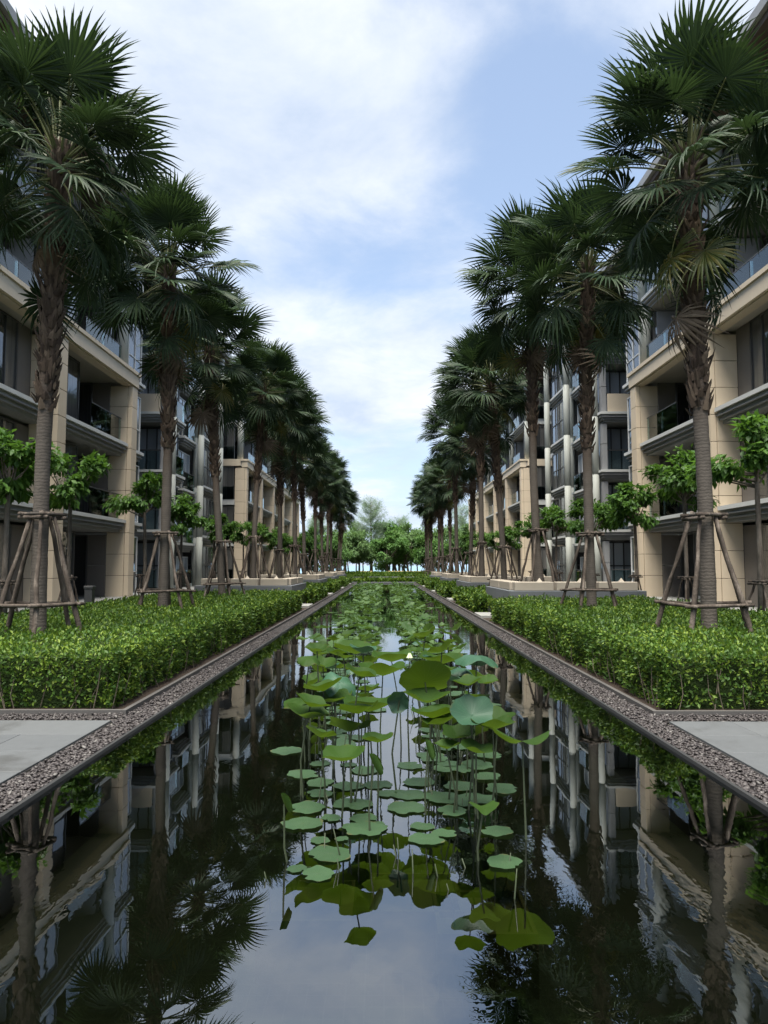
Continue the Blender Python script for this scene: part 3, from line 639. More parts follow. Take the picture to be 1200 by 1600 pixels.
# ---------------------------------------------------------------- hedges
def hedge(name, label, x0, x1, y0, y1, h, dens_top, dens_side, lsz, twigs=0, z0=0.0, group='clipped hedges'):
    if x0 > x1: x0, x1 = x1, x0
    root = tag(empty(name, ((x0+x1)/2, (y0+y1)/2, z0)), label, 'hedge', group)
    off = np.array(root.location)
    # dark twiggy inside
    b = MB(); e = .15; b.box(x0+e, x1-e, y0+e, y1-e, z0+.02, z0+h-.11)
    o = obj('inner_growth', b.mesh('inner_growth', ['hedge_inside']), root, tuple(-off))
    Ps = []; Ns = []
    W, D = x1-x0, y1-y0
    n = int(W * D * dens_top)
    # more leaves near the viewer
    t = rng.uniform(0, 1, n)**1.35
    P = np.stack([rng.uniform(x0, x1, n), y0 + D*t, np.zeros(n)], 1)
    bumpz = .045*np.sin(P[:,0]*2.3+1)*np.sin(P[:,1]*1.7) + .03*np.sin(P[:,0]*7.1)*np.sin(P[:,1]*6.3)
    edge = np.minimum(np.minimum(P[:,0]-x0, x1-P[:,0]), P[:,1]-y0)
    P[:,2] = z0 + h + bumpz - rng.exponential(.05, n) - .10*np.exp(-edge/.10)
    P[:,2] += (rng.uniform(0, 1, n) < .05) * rng.uniform(0, .10, n)
    Ps.append(P); Ns.append(np.tile([0, 0, 1.0], (n, 1)))
    def side(px, py, nx, ny, length, dens):
        m_ = int(length * h * dens); tt = rng.uniform(0, 1, m_)**(1.35 if nx else 1)
        zz_ = rng.uniform(0, 1, m_)**.92
        Q = np.stack([px(tt, m_), py(tt, m_), z0 + .04 + (h-.04)*zz_], 1)
        wob = .05*np.sin(Q[:,0]*5+Q[:,1]*4)*np.sin(Q[:,2]*7) - rng.exponential(.045, m_) - .06*(1-zz_)
        Q[:,0] += nx*wob; Q[:,1] += ny*wob
        a_ = Q[:,0] + Q[:,1]; hole = np.sin(a_*5.1+Q[:,2]*3)*np.sin(a_*2.3-Q[:,2]*6.5+1)*np.sin(a_*9.7+Q[:,2]*11)
        Q = Q[~((hole > .26) & (Q[:,2] < z0 + h*.82) & (rng.uniform(0, 1, m_) < .85))]; m_ = len(Q)
        Ps.append(Q); Ns.append(np.tile([nx, ny, .35], (m_, 1)))
    side(lambda t, m_: x0 + W*t, lambda t, m_: np.full(m_, y0), 0, -1, W, dens_side)
    inner = x1 if x1 < 0 else x0; sg = 1 if x1 < 0 else -1
    side(lambda t, m_: np.full(m_, inner), lambda t, m_: y0 + D*t, sg, 0, D, dens_side)
    P = np.concatenate(Ps); Nn = np.concatenate(Ns); n = len(P)
    Dr = rdir(n) * .9 + Nn * .55 + np.array([0, 0, .25])
    Nl = rdir(n) * .7 + Nn
    far = np.clip((P[:,1] - 8) / 30, 0, 1)
    Ls = lsz * rng.uniform(.7, 1.3, n) * (1 + far*.9); 
    V, F = leaf_cards(P - off, Dr, Nl, Ls, Ls*rng.uniform(.42, .6, n))
    lf = obj('foliage', np_mesh('foliage', V, F, ['hedge_leaf']), root); lf['kind'] = 'stuff'
    if twigs:
        b = MB()
        for i in range(twigs):
            if random.random() < .55: p = Vector((random.uniform(x0+.05, x1-.05), y0 + random.uniform(.0, .12), z0))
            else: p = Vector((inner - sg*random.uniform(.0, .12), random.uniform(y0, min(y1, y0+6)), z0))
            q = p + Vector((random.uniform(-.12, .12), random.uniform(-.06, .06), random.uniform(.25, h*.85)))
            mid = (p+q)/2 + Vector((random.uniform(-.04, .04), random.uniform(-.02, .02), 0))
            b.tube([p-Vector(off), mid-Vector(off), q-Vector(off)], [.006, .005, .003], 4, caps=False)
        tw = obj('twigs', b.mesh('twigs', ['twig']), root); tw['kind'] = 'stuff'
    return root
hedge('hedge', 'deep clipped green hedge filling the left foreground behind the paving', -7.5, -2.93, 8.22, 26.8, .68, 460, 1250, .053, 60)
hedge('hedge', 'deep clipped green hedge filling the right foreground behind the paving', 3.0, 7.7, 8.16, 21.3, .68, 540, 1250, .053, 60)
for s, side in ((-1, 'left'), (1, 'right')):
    for k in range(4):
        ya = PL[s][k] + 3.0; yb = PL[s][k+1] - .25 if k < 3 else 67.5
        xi = 2.95 if s < 0 else 3.0
        if ya + 2.2 < yb:
            hedge('hedge', 'clipped hedge between the %s and %s on the %s bank' % (ORD[k] + ' planter', (ORD[k+1] + ' planter') if k < 3 else 'pool end', side), s*xi, s*5.6, PL[s][k]+5.1, yb, .64, 170, 330, .085)
        hedge('hedge', 'narrow hedge strip on the pool side of the %s planter, %s bank' % (ORD[k], side), s*xi, s*(PLX[s][0]-.04), ya, PL[s][k]+5.06, .60, 300, 330, .085)
# low planting stepping up beyond the pool end
b = MB(); b.box(-6, 6, 68.1, 68.5, -.02, .12); b.box(-1.6, 1.6, 72.0, 72.3, -.02, .55); b.box(2.0, 6.5, 74.0, 74.3, -.02, .5); b.box(-6.5, -2.0, 74.0, 74.3, -.02, .5)
tag(obj('terrace_wall', b.mesh('terrace_wall', ['plinth_grey'])), kind='structure')
for i, (xa, xb, ya, yb, hh_) in enumerate(((-6.5, 6.5, 69, 71.8, .26), (-7, 7, 75, 79, .52), (-8, 8, 80.5, 84, .74))):
    hedge('hedge', 'low light green planting beyond the pool, %s row back' % ORD[i], xa, xb, ya, yb, hh_, 140, 120, .14, group='low planting beyond the pool')
for i, x in enumerate((-2.2, 1.4, 3.4)):
    t = tag(empty('bench', (x, 85.2, 0)), 'low yellowish bench block beyond the pool, %s from the left' % ORD[i], 'bench', 'bench blocks beyond the pool')
    bx('seat', t, x-.9, x+.9, 84.9, 85.5, .62, 1.0, 'bench_yellow', .03); bx('base', t, x-.8, x+.8, 85.0, 85.4, -.02, .62, 'dark_metal')

# ---------------------------------------------------------------- fan palms
def frond_mesh(seed, Rb=.86, pet=1.05, nseg=36, mat='frond_leaf', droop=.25, foldv=.18, span=150):
    r_ = random.Random(seed); b = MB()
    # petiole with a gentle bow
    pts = []
    for i in range(5):
        t = i/4; pts.append((pet*t, 0, -.10*pet*t*t + .03*math.sin(t*3.1)))
    b.tube(pts, [.024, .017, .014, .012, .010], 5, 1)
    hx, hz = pts[-1][0], pts[-1][2]
    sl = -.20
    for i in range(nseg):
        th = R(-span + 2*span*(i+.5)/nseg) + r_.uniform(-.015, .015); dth = R(2*span/nseg)*.5
        Rl = Rb * (.80 + .22*math.cos(th*.5)**2) * r_.uniform(.93, 1.05)
        tipd = droop * r_.uniform(.5, 1.6); fs = r_.uniform(-.03, .03)
        V = []
        for rr, wk in ((.03, 1.0), (.52, 1.0), (.80, .52), (1.0, .0)):
            r = Rl*rr; hw = math.tan(dth) * min(r, Rl*.52) * wk
            for side in ((-1, 0, 1) if wk > 0 else (0,)):
                x = r*math.cos(th) - side*hw*math.sin(th); y = r*math.sin(th) + side*hw*math.cos(th)
                z = foldv*abs(y)*(1 - .3*rr) + sl*x*.6 - tipd*Rl*rr**3 + (0.016*min(1, rr*2) if side == 0 else 0) + fs*rr
                V.append((hx + x, y, hz + z))
        F = [(0,3,4,1),(1,4,5,2),(3,6,7,4),(4,7,8,5),(6,9,7),(7,9,8)]
        b.add(V, F, 0)
    return b.mesh('frond', [mat, 'petiole'])
FR = [frond_mesh(i, Rb=random.uniform(.72, .84), pet=random.uniform(.88, 1.15), droop=.12+.07*i, foldv=.30-.04*i, span=random.choice((140, 150, 158))) for i in range(6)]
FR_OLD = [frond_mesh(20+i, Rb=.80, pet=1.0, droop=.5+.15*i, foldv=-.05, span=150) for i in range(2)]
FR_Y = frond_mesh(31, Rb=.82, pet=1.05, mat='frond_yellow', droop=.35, foldv=.05)
FR_D = frond_mesh(33, Rb=.70, pet=.9, mat='frond_dead', droop=.9, foldv=-.25, nseg=24)
def trunk_mesh(seed, hub=7.9, bend=(0, 0)):
    r_ = random.Random(seed); V = []; F = []; n = 64; S = 14
    for i in range(n):
        t = i/(n-1); z = hub*t
        r = .114 - .010*min(1, t*2) + .035*max(0, .10-t)/.10
        r += .0025*(i % 2) + r_.uniform(-.003, .003)
        if t > .52: r += .016*min(1, (t-.52)/.06)
        cxx = bend[0]*t*t + .03*math.sin(t*5+seed); cyy = bend[1]*t*t
        for k in range(S):
            q = 2*math.pi*k/S; rr = r*(1 + .03*math.sin(3*q+i*.4) + r_.uniform(-.02, .02)*(1.6 if t > .5 else .7))
            V.append((cxx + rr*math.cos(q), cyy + rr*math.sin(q), z))
    for i in range(n-1):
        for k in range(S): F.append((i*S+k, i*S+(k+1) % S, (i+1)*S+(k+1) % S, (i+1)*S+k))
    F.append(tuple((n-1)*S+k for k in range(S)))
    return new_mesh('trunk', V, F, ['palm_trunk'], None, True)
def boots_mesh(seed, hub=7.9, bend=(0, 0), n=330):
    """stubs of old leaf stalks, overlapping upwards, with frayed fibre between"""
    r_ = random.Random(seed+50); b = MB()
    for i in range(n):
        t = .49 + .51*(i/n)**.95 + r_.uniform(-.008, .008); z = hub*t + r_.uniform(-.05, .05); q = i*2.39996 + r_.uniform(-.25, .25)
        cxx = bend[0]*t*t + .03*math.sin(t*5+seed); cyy = bend[1]*t*t
        L_ = r_.uniform(.10, .22) if r_.random() < .9 else r_.uniform(.22, .42); ww = r_.uniform(.035, .07); out = r_.uniform(.035, .12) + (.05 if L_ > .25 else 0)
        m4 = Matrix.Translation((cxx, cyy, z)) @ Matrix.Rotation(q, 4, 'Z')
        rb = .110
        V = [(rb, -ww, 0), (rb, ww, 0), (rb+.035, 0, -.02), (rb+out*.6, -ww*.6, L_*.6), (rb+out*.6, ww*.6, L_*.6), (rb+out*.6+.025, 0, L_*.58), (rb+out, r_.uniform(-.03, .03), L_)]
        F = [(0,2,5,3), (2,1,4,5), (3,5,6), (5,4,6), (1,0,3,4), (3,6,4)]
        b.add([m4 @ Vector(v) for v in V], F)
    return b.mesh('leaf_bases', ['palm_boot'])
def palm_proto(seed, nf=60, hub=7.9, bend=(0, 0), dead=3, yellow=1, spread=1.0, skirt=1.0):
    r_ = random.Random(seed)
    root = empty('fan_palm')
    tr = obj('trunk', trunk_mesh(seed, hub, bend), root)
    lb = obj('leaf_bases', boots_mesh(seed, hub, bend), tr); lb['kind'] = 'stuff'
    top = Vector((bend[0] + .03*math.sin(5+seed), bend[1], hub))
    for k in range(nf):
        t = k/(nf-1)
        hang = t > .90
        el = 90 - 122*(t/.88)**1.0 + r_.uniform(-13, 13) if not hang else r_.uniform(-66, -28)
        az = k*137.5 + r_.uniform(-18, 18)
        me = FR[int(r_.random()*6)] if t < .84 else FR_OLD[int(r_.random()*2)]
        zoff = -.5*skirt*(t/.84)**1.5 if not hang else -.5 - 1.15*r_.random()*skirt
        if k >= nf-dead: me = FR_D; el = -72 + r_.uniform(-8, 8); zoff = -1.0 - r_.random()*1.0
        elif k in (nf-dead-2, nf-dead-5)[:yellow]: me = FR_Y
        sc = (1.04 - .12*t - (.18 if hang else 0)) * r_.uniform(.86, 1.08) * spread
        m3 = Matrix.Rotation(R(az), 3, 'Z') @ Matrix.Rotation(R(-el), 3, 'Y') @ Matrix.Rotation(R(r_.uniform(-42, 42)), 3, 'X')
        obj('frond', me, root, top + Vector((0, 0, zoff - .05)) + Vector((math.cos(R(az)), math.sin(R(az)), 0))*.10, m3.to_euler(), sc)
    return root
PY = [10.8 + 6.1*i for i in range(13)]
protos = []
def pole_frame(cx, cy, base, zc, rtop, rbot, n, rail_z, seed, label, thick=.036, group='wooden pole braces around the palms'):
    r_ = random.Random(seed); P = tag(empty('pole_brace', (cx, cy, base)), label, 'tree brace', group)
    q0 = r_.uniform(0, 1.5); feet = []
    for i in range(n):
        q = q0 + 2*math.pi*i/n + r_.uniform(-.12, .12); rb = rbot*r_.uniform(.9, 1.1)
        a = Vector((rb*math.cos(q), rb*math.sin(q), 0)); c = Vector((rtop*math.cos(q), rtop*math.sin(q), zc + r_.uniform(.0, .10)))
        pts = []; rad = []
        for k in range(8):
            t = k/7; p = a.lerp(c, t) + Vector((r_.uniform(-.014, .014), r_.uniform(-.014, .014), 0)); pts.append(p); rad.append(thick*(1.12 - .3*t)*r_.uniform(.88, 1.15))
        obj('pole', MB().tube(pts, rad, 8).mesh('pole', ['prop_wood'], True), P); feet.append((a, c))
    for i in range(n):
        a, c = feet[i]; a2, c2 = feet[(i+1) % n]; t = rail_z/zc
        p, q = a.lerp(c, t), a2.lerp(c2, t); d = (q-p).normalized(); o_ = Vector(((p+q).x, (p+q).y, 0)).normalized()*.05
        pts = [p - d*.13 + o_, p.lerp(q, .35) + o_ + Vector((0, 0, r_.uniform(-.01, .01))), p.lerp(q, .7) + o_, q + d*.13 + o_]
        obj('crossbar', MB().tube(pts, [thick*.8, thick*.85, thick*.75, thick*.7], 7).mesh('crossbar', ['prop_wood'], True), P)
    for i in range(4):                                   # short bars lashed round the trunk at the top
        q = i*math.pi/2 + q0; d = Vector((math.cos(q), math.sin(q), 0)); e = Vector((-d.y, d.x, 0)); zz_ = zc - .02 + .05*(i % 2)
        obj('collar_bar', MB().tube([d*(rtop+.03) - e*(rtop+.10) + Vector((0,0,zz_)), d*(rtop+.03) + e*(rtop+.10) + Vector((0,0,zz_))], [thick*.8]*2, 7).mesh('collar_bar', ['prop_wood'], True), P)
    b = MB(); 
    b.tube([((rtop+.045)*math.cos(k*math.pi/6), (rtop+.045)*math.sin(k*math.pi/6), zc+.03) for k in range(13)], [.022]*13, 6)
    obj('lashing', b.mesh('lashing', ['rope'], True), P)
    return P
for s, side in ((-1, 'left'), (1, 'right')):
    near = [palm_proto(3 + (s > 0)*10, 60, 7.95, (-.05*s, 0), 1, 2 if s > 0 else 0, 1.0), palm_proto(5 + (s > 0)*10, 62, 8.72, (.04*s, 0), 2, 1, 1.10)]
    mids = [palm_proto(40 + (s > 0)*10 + j, 64, 8.75, (random.uniform(-.3, .3), random.uniform(-.2, .2)), 2, 1, 1.17) for j in range(3)]
    X = -5.0 if s < 0 else 4.75
    for i, y in enumerate(PY):
        inpl = any(p + .4 < y < p + 4.9 for p in PL[s])
        bz = 0.95 if inpl else 0.0
        if i < 2: o = near[i]
        else:
            o = mids[i-2] if i < 5 else copy_tree(mids[(i*2+1) % 3])
        o.location = (X + (0 if i < 2 else random.uniform(-.12, .12)), y + .15*(s > 0), bz)
        if i > 1:
            k = (random.uniform(.93, 1.09)) * ((.95 if s < 0 else 1.0) if inpl else 1.0) * (1.04 if (s > 0 and i < 6) else 1.0); o.scale = (k, k, k); o.rotation_euler = (R(random.uniform(-2, 2)), R(random.uniform(-2, 2)), random.uniform(0, 6.28))
        tag(o, ('tall shaggy fan palm, %s from the front in the %s row' % (ORD[i], side)), 'palm tree', 'fan palms in two rows')
        pole_frame(o.location.x, o.location.y, bz, 2.32 if bz == 0 else 1.75, .155, .86 if bz == 0 else .66, 5, 1.02 if bz == 0 else .12, i*7 + (s > 0)*100, 'tripod of weathered poles bracing the %s palm in the %s row' % (ORD[i], side))

# ---------------------------------------------------------------- leafy trees
def tree_crown(seed, nl, rx, rz, zc, lsz, clumps, mat, drop=.5):
    g = np.random.default_rng(seed)
    C = rdir_g(g, clumps) * g.uniform(.35, .95, (clumps, 1)) * np.array([rx, rx, rz]) + np.array([0, 0, zc])
    idx = g.integers(0, clumps, nl)
    off = rdir_g(g, nl) * (g.uniform(0, 1, (nl, 1))**.55)
    P = C[idx] + off * np.array([rx, rx, rz]) * g.uniform(.16, .40, (clumps, 1))[idx]
    out = P - np.array([0, 0, zc]); out /= np.linalg.norm(out, axis=1, keepdims=True) + 1e-6
    D = rdir_g(g, nl)*.6 + out*.6 - np.array([0, 0, drop]); Nn = rdir_g(g, nl)*.5 + np.array([0, 0, 1.0]) + out*.3
    Ls = lsz * g.uniform(.65, 1.3, nl)
    V, F = leaf_cards(P, D, Nn, Ls, Ls*g.uniform(.38, .55, nl), .2)
    return np_mesh('crown', V, F, [mat]), C
def rdir_g(g, n): v = g.normal(size=(n, 3)); return v / np.linalg.norm(v, axis=1, keepdims=True)
def tree_proto(name, seed, nl, rx, rz, zc, lsz, clumps, mat, tr, bark='bark', lean=.1, stems=1):
    r_ = random.Random(seed); root = empty(name)
    me, C = tree_crown(seed, nl, rx, rz, zc, lsz, clumps, mat)
    b = MB(); fork = zc - rz*.75
    for st in range(stems):
        dx, dy = r_.uniform(-lean, lean), r_.uniform(-lean, lean)
        pts = [Vector((dx*2*(st > 0), dy*2*(st > 0), 0)), Vector((dx, dy, fork*.5)), Vector((dx*.5, dy*.5, fork)), Vector((0, 0, zc))]
        b.tube(pts, [tr*1.25, tr, tr*.85, tr*.4], 9)
    for c in C:
        c = Vector(c); p0 = Vector((0, 0, fork + r_.uniform(-.05, .35)*rz)); mid = p0.lerp(c, .5) + Vector((0, 0, -.08*rz))
        b.tube([p0, mid, c], [tr*.45, tr*.28, tr*.1], 5, caps=False)
    obj('trunk', b.mesh('trunk', [bark], True), root)
    obj('crown', me, root)
    return root
yt = [tree_proto('young_tree', 60+i, 2300, 1.0, .74, 3.15+.12*i, .165, 15, 'young_leaf', .05) for i in range(4)]
used = [False]*4
def place(protos_, used_, i, loc, rz_, sc, label, cat, group):
    o = protos_[i] if not used_[i] else copy_tree(protos_[i]); used_[i] = True
    o.location = loc; o.rotation_euler = (0, 0, rz_); o.scale = (sc,)*3
    return tag(o, label, cat, group)
YT = {-1: [(7.3, 14.3, 1.12), (8.05, 18.9, 1.12), (7.9, 24.2, 1.12), (7.7, 28.2, 1.0), (7.8, 34, 1.05), (7.8, 41, 1.0), (7.8, 47.5, 1.05), (7.8, 54, 1.0), (7.8, 61, 1.05), (7.8, 68, 1.1)],
      1: [(7.35, 14.5, 1.1), (7.9, 19.4, 1.08), (7.9, 23.3, 1.1), (7.6, 26.9, 1.0), (7.8, 33.2, 1.05), (7.8, 39, 1.0), (7.8, 45.5, 1.05), (7.8, 52, 1.0), (7.8, 59, 1.05), (7.8, 66, 1.1)]}
for s, side in ((-1, 'left'), (1, 'right')):
    for i, (x, y, sc) in enumerate(YT[s]):
        place(yt, used, (i + (s > 0)*2) % 4, (s*x, y, .02), random.uniform(0, 6.28), sc, 'young bright green leafy tree before the houses, %s from the front on the %s' % (ORD[i], side), 'tree', 'young leafy trees before the houses')
        if i < 7: pole_frame(s*x, y, .02, 1.25, .09, .45, 3, .55, 300+i*3+(s > 0), 'small pole tripod bracing the %s young leafy tree on the %s' % (ORD[i], side), .026, 'small pole tripods under the young trees')
# trees at the far end, before the sea
bt = [tree_proto('beach_tree', 80+i, 8000, 2.9, 2.5, 4.0, .34, 30, 'beach_leaf' if i % 2 else 'tree_leaf', .13, 'bark', .4, 2) for i in range(4)]
usedb = [False]*4
BT = [(-6.4, 91, .80), (-3.2, 96, .98), (.3, 92, .9), (2.9, 97, 1.12), (5.6, 91, .85), (8.6, 95, 1.05), (-9.5, 95, 1.0), (-5.2, 103, 1.2), (1.2, 104, 1.25), (6.9, 104, 1.15), (-12.5, 98, 1.1), (11.9, 98, 1.1)]
for i, (x, y, sc) in enumerate(BT):
    place(bt, usedb, i % 4, (x, y, 0), random.uniform(0, 6.28), sc, 'leafy green beach tree beyond the pool end, %s planted' % ORD[i], 'tree', 'beach trees beyond the pool')
order = sorted(range(len(BT)), key=lambda i: BT[i][0])
for o in COL.objects:
    if o.name.startswith('beach_tree') and 'label' in o:
        j = min(range(len(BT)), key=lambda i: abs(BT[i][0]-o.location.x) + abs(BT[i][1]-o.location.y))
        o['label'] = 'leafy green beach tree beyond the pool end, %s from the left' % ORD[order.index(j)]
def casuarina(seed, H, W):
    g = np.random.default_rng(seed); r_ = random.Random(seed); root = empty('casuarina_tree'); b = MB()
    b.tube([(0,0,0), (.1,0,H*.4), (0,.05,H*.75), (.05,0,H*.96)], [.17, .13, .07, .02], 8)
    n = 17000; tips = []; wt = []
    for i in range(110):
        t = r_.uniform(.22, .93); q = r_.uniform(0, 6.28); l = W*min(1, (t-.1)*3)*(1.0-t*.72)*r_.uniform(.55, 1.1)
        p = Vector((0,0,H*t)); e = p + Vector((math.cos(q)*l, math.sin(q)*l, min(l*r_.uniform(.35, 1.0), H*1.02-p.z)))
        b.tube([p, p.lerp(e, .5)+Vector((0,0,-.05)), e], [.03, .02, .006], 4, caps=False); tips.append((p, e)); wt.append(l)
    obj('trunk', b.mesh('trunk', ['bark'], True), root)
    A = np.array([list(p) for p, e in tips]); E = np.array([list(e) for p, e in tips]); wt = np.array(wt); k = g.choice(110, n, p=wt/wt.sum()); u = g.uniform(.25, 1.08, (n, 1))
    P = A[k]*(1-u) + E[k]*u + g.normal(0, .16, (n, 3))
    D = (E[k]-A[k]); D /= np.linalg.norm(D, axis=1, keepdims=True); D = D*.6 + rdir_g(g, n)*.6 + np.array([0,0,-.1])
    Ls = g.uniform(.3, .65, n); V, F = leaf_cards(P, D, rdir_g(g, n), Ls, np.full(n, .022), .0)
    obj('crown', np_mesh('crown', V, F, ['casuarina_leaf']), root); return root
for i, (x, y, H, W) in enumerate(((-1.8, 100, 10.8, 3.6), (11.2, 106, 10.2, 3.2), (-9.8, 108, 9.0, 3.0), (2.3, 112, 9.0, 3.2))):
    c = casuarina(200+i, H, W); c.location = (x, y, 0)
    tag(c, ['wispy grey green casuarina rising highest at the end of the pool', 'wispy casuarina at the far right partly behind the palms', 'wispy casuarina at the far left partly behind the palms', 'shorter wispy casuarina right of the tall one'][i], 'tree', 'casuarina trees near the sea')
# slim trunks standing along the beach
for i in range(22):
    x = -13 + 26*(i+.5)/22 + random.uniform(-.35, .35); h_ = random.uniform(3.2, 4.2)
    t = tag(empty('beach_sapling', (x, random.uniform(106, 114), 0)), 'slim dark trunk against the pale sea, %s from the left' % ORD[i], 'tree', 'slim trunks along the beach')
    obj('trunk', MB().tube([(0,0,0), (random.uniform(-.2,.2), 0, h_*.5), (random.uniform(-.4,.4), 0, h_)], [.11, .09, .06], 7).mesh('trunk', ['bark'], True), t)
    if i % 4 == 0: cme, _ = tree_crown(400+i, 900, 1.0, .8, h_+.3, .3, 8, 'tree_leaf')
    obj('crown', cme, t)

# ---------------------------------------------------------------- lotus
def lotus_blade(seed, kind):
    """unit-radius peltate leaf; kind: bowl, wing (folded up both sides), umbrella, flat, curl"""
    r_ = random.Random(seed); S = 40; rings = [0.06, .3, .55, .78, .93, 1.0]
    ph = [r_.uniform(0, 6.28) for _ in range(5)]
    V = [(0, 0, 0)]; F = []
    for rr in rings:
        for k in range(S):
            q = 2*math.pi*k/S
            rad = rr*(1 + rr**3*(.06*math.sin(2*q+ph[0]) + .05*math.sin(5*q+ph[1]) + .04*math.sin(8*q+ph[4]) + r_.uniform(-.02, .02)))
            x, y = rad*math.cos(q), rad*math.sin(q); z = 0
            if kind == 'bowl': z = .46*rr**1.35 + rr**2*(.10*math.sin(3*q+ph[2]) + .05*math.sin(5*q+ph[3]))
            elif kind == 'wing': z = .38*abs(x)**1.3 - .15*y*y + rr**2*.06*math.sin(4*q+ph[2])
            elif kind == 'umbrella': z = .10*rr - .50*rr**2.2 + rr**2*(.14*math.sin(3*q+ph[2]) + .06*math.sin(6*q+ph[3]))
            elif kind == 'heart': z = .14*rr**2 + rr**2*.06*math.sin(3*q+ph[2]); y = y*(1 - .22*max(0, math.cos(q-1.57))*rr) 
            elif kind == 'flat': z = rr**3*(.018*math.sin(3*q+ph[2]) + .014*math.sin(5*q+ph[3])) + .01*rr**4
            elif kind == 'curl':
                a = x*2.5; x = math.sin(a)*.34; z = .34*(1-math.cos(a)) + .1*y*y
            if kind in ('flat',):                        # small notch
                d = abs(((q - ph[0] + math.pi) % (2*math.pi)) - math.pi)
                if d < .18: x *= 1-.22*rr; y *= 1-.22*rr
            V.append((x, y, z))
    for k in range(S): F.append((0, 1+k, 1+(k+1) % S))
    for i in range(len(rings)-1):
        for k in range(S): F.append((1+i*S+k, 1+(i+1)*S+k, 1+(i+1)*S+(k+1) % S, 1+i*S+(k+1) % S))
    return V, F
LB = {}
for kind, n, mat in (('bowl', 4, 'lotus_raised'), ('wing', 2, 'lotus_raised'), ('umbrella', 3, 'lotus_raised'), ('curl', 1, 'lotus_raised'), ('heart', 1, 'lotus_raised'), ('flat', 8, 'lotus_float')):
    LB[kind] = [new_mesh('leaf', *lotus_blade(i*7+hash(kind[0]) % 1 + len(kind), kind), [mat], None, True) for i in range(n)]
LB['dark'] = [new_mesh('leaf', *lotus_blade(99, 'bowl'), ['lotus_dark'], None, True), new_mesh('leaf', *lotus_blade(91, 'umbrella'), ['lotus_dark'], None, True)]
plants = []
def plant(x, y, label, box=True, depth=-.16):
    P = tag(empty('lotus_plant', (x, y, 0)), label, 'lotus', 'lotus plants in submerged boxes')
    if box:
        b = MB(); e = .24; t = .02; zt = depth
        b.box(-e, e, -e, -e+t, zt-.3, zt); b.box(-e, e, e-t, e, zt-.3, zt); b.box(-e, -e+t, -e+t, e-t, zt-.3, zt); b.box(e-t, e, -e+t, e-t, zt-.3, zt); b.box(-e+t, e-t, -e+t, e-t, zt-.3, zt-.03)
        obj('planting_box', b.mesh('planting_box', ['planter_box_wood']), P)
    plants.append(P); return P
BX = [(-.40, 4.05), (.50, 3.92), (.17, 4.15), (-.36, 5.25), (.46, 5.2), (-.42, 6.4), (.46, 6.45), (-.45, 7.7), (.48, 7.75), (-.48, 9.1), (.5, 9.1), (-.5, 10.6), (.52, 10.6), (-.54, 12.2), (.56, 12.2)]
for i, (x, y) in enumerate(BX):
    if i == 0: lab = 'front left lotus plant with three floating leaves nearest the viewer'
    elif i == 1: lab = 'front right lotus plant over the visible sunken box'
    elif i == 2: lab = 'small lotus plant between the two front sunken boxes'
    else: lab = 'lotus plant in the %s row, %s behind the front box' % ('left' if x < 0 else 'right', ORD[(i-3)//2])
    plant(x, y, lab)
def nearest(x, y): return min(plants, key=lambda p: (p.location.x-x)**2 + .6*(p.location.y-y)**2)
rs = random.Random(5)
def stem(par, P, a, b, sag=.055):
    """stalk from the box bottom to the leaf hub, as the leaf's own sub-part"""
    mid = a.lerp(b, .55) + Vector((rs.uniform(-sag, sag), rs.uniform(-sag, sag), 0))
    M_ = par.matrix_basis.inverted()
    pts = [M_ @ (q - Vector(P.location)) for q in (a, mid, b)]
    k = par.scale.x
    obj('stem', MB().tube(pts, [.008/k, .0062/k, .005/k], 6, caps=False).mesh('stem', ['lotus_stem'], True), par)
def leaf(kind, x, y, z, r, tilt=(0, 0), rz=None, squash=1.0, var=None):
    P = nearest(x, y); me = LB[kind][rs.randrange(len(LB[kind])) if var is None else var]
    o = obj('leaf', me, P, Vector((x, y, z)) - Vector(P.location), (R(tilt[0]), R(tilt[1]), rs.uniform(0, 6.28) if rz is None else rz), r)
    o.rotation_mode = 'XYZ'
    bs = Vector((x + rs.uniform(-.05, .05) + .12*(P.location.x - x), y + rs.uniform(-.05, .05) + .10*(P.location.y - y), -.2))
    if z > .02: stem(o, P, bs, Vector((x, y, z)))
    elif rs.random() < .5: stem(o, P, bs, Vector((x, y, -.004)))
    return o
def raised(u, v, wpx, Y, kind='bowl', tilt=(0, 0), rz=None, var=None):
    p = at(u, v, Y); leaf(kind, p.x, p.y, p.z, wpx*.5*Y/FPX, tilt, rz, 1, var)
def floating(u, v, wpx):
    p = at_z(u, v, .006); leaf('flat', p.x, p.y, .006 + rs.uniform(0, .003), wpx*.5*p.y/FPX, (rs.uniform(-1, 1), rs.uniform(-1, 1)))
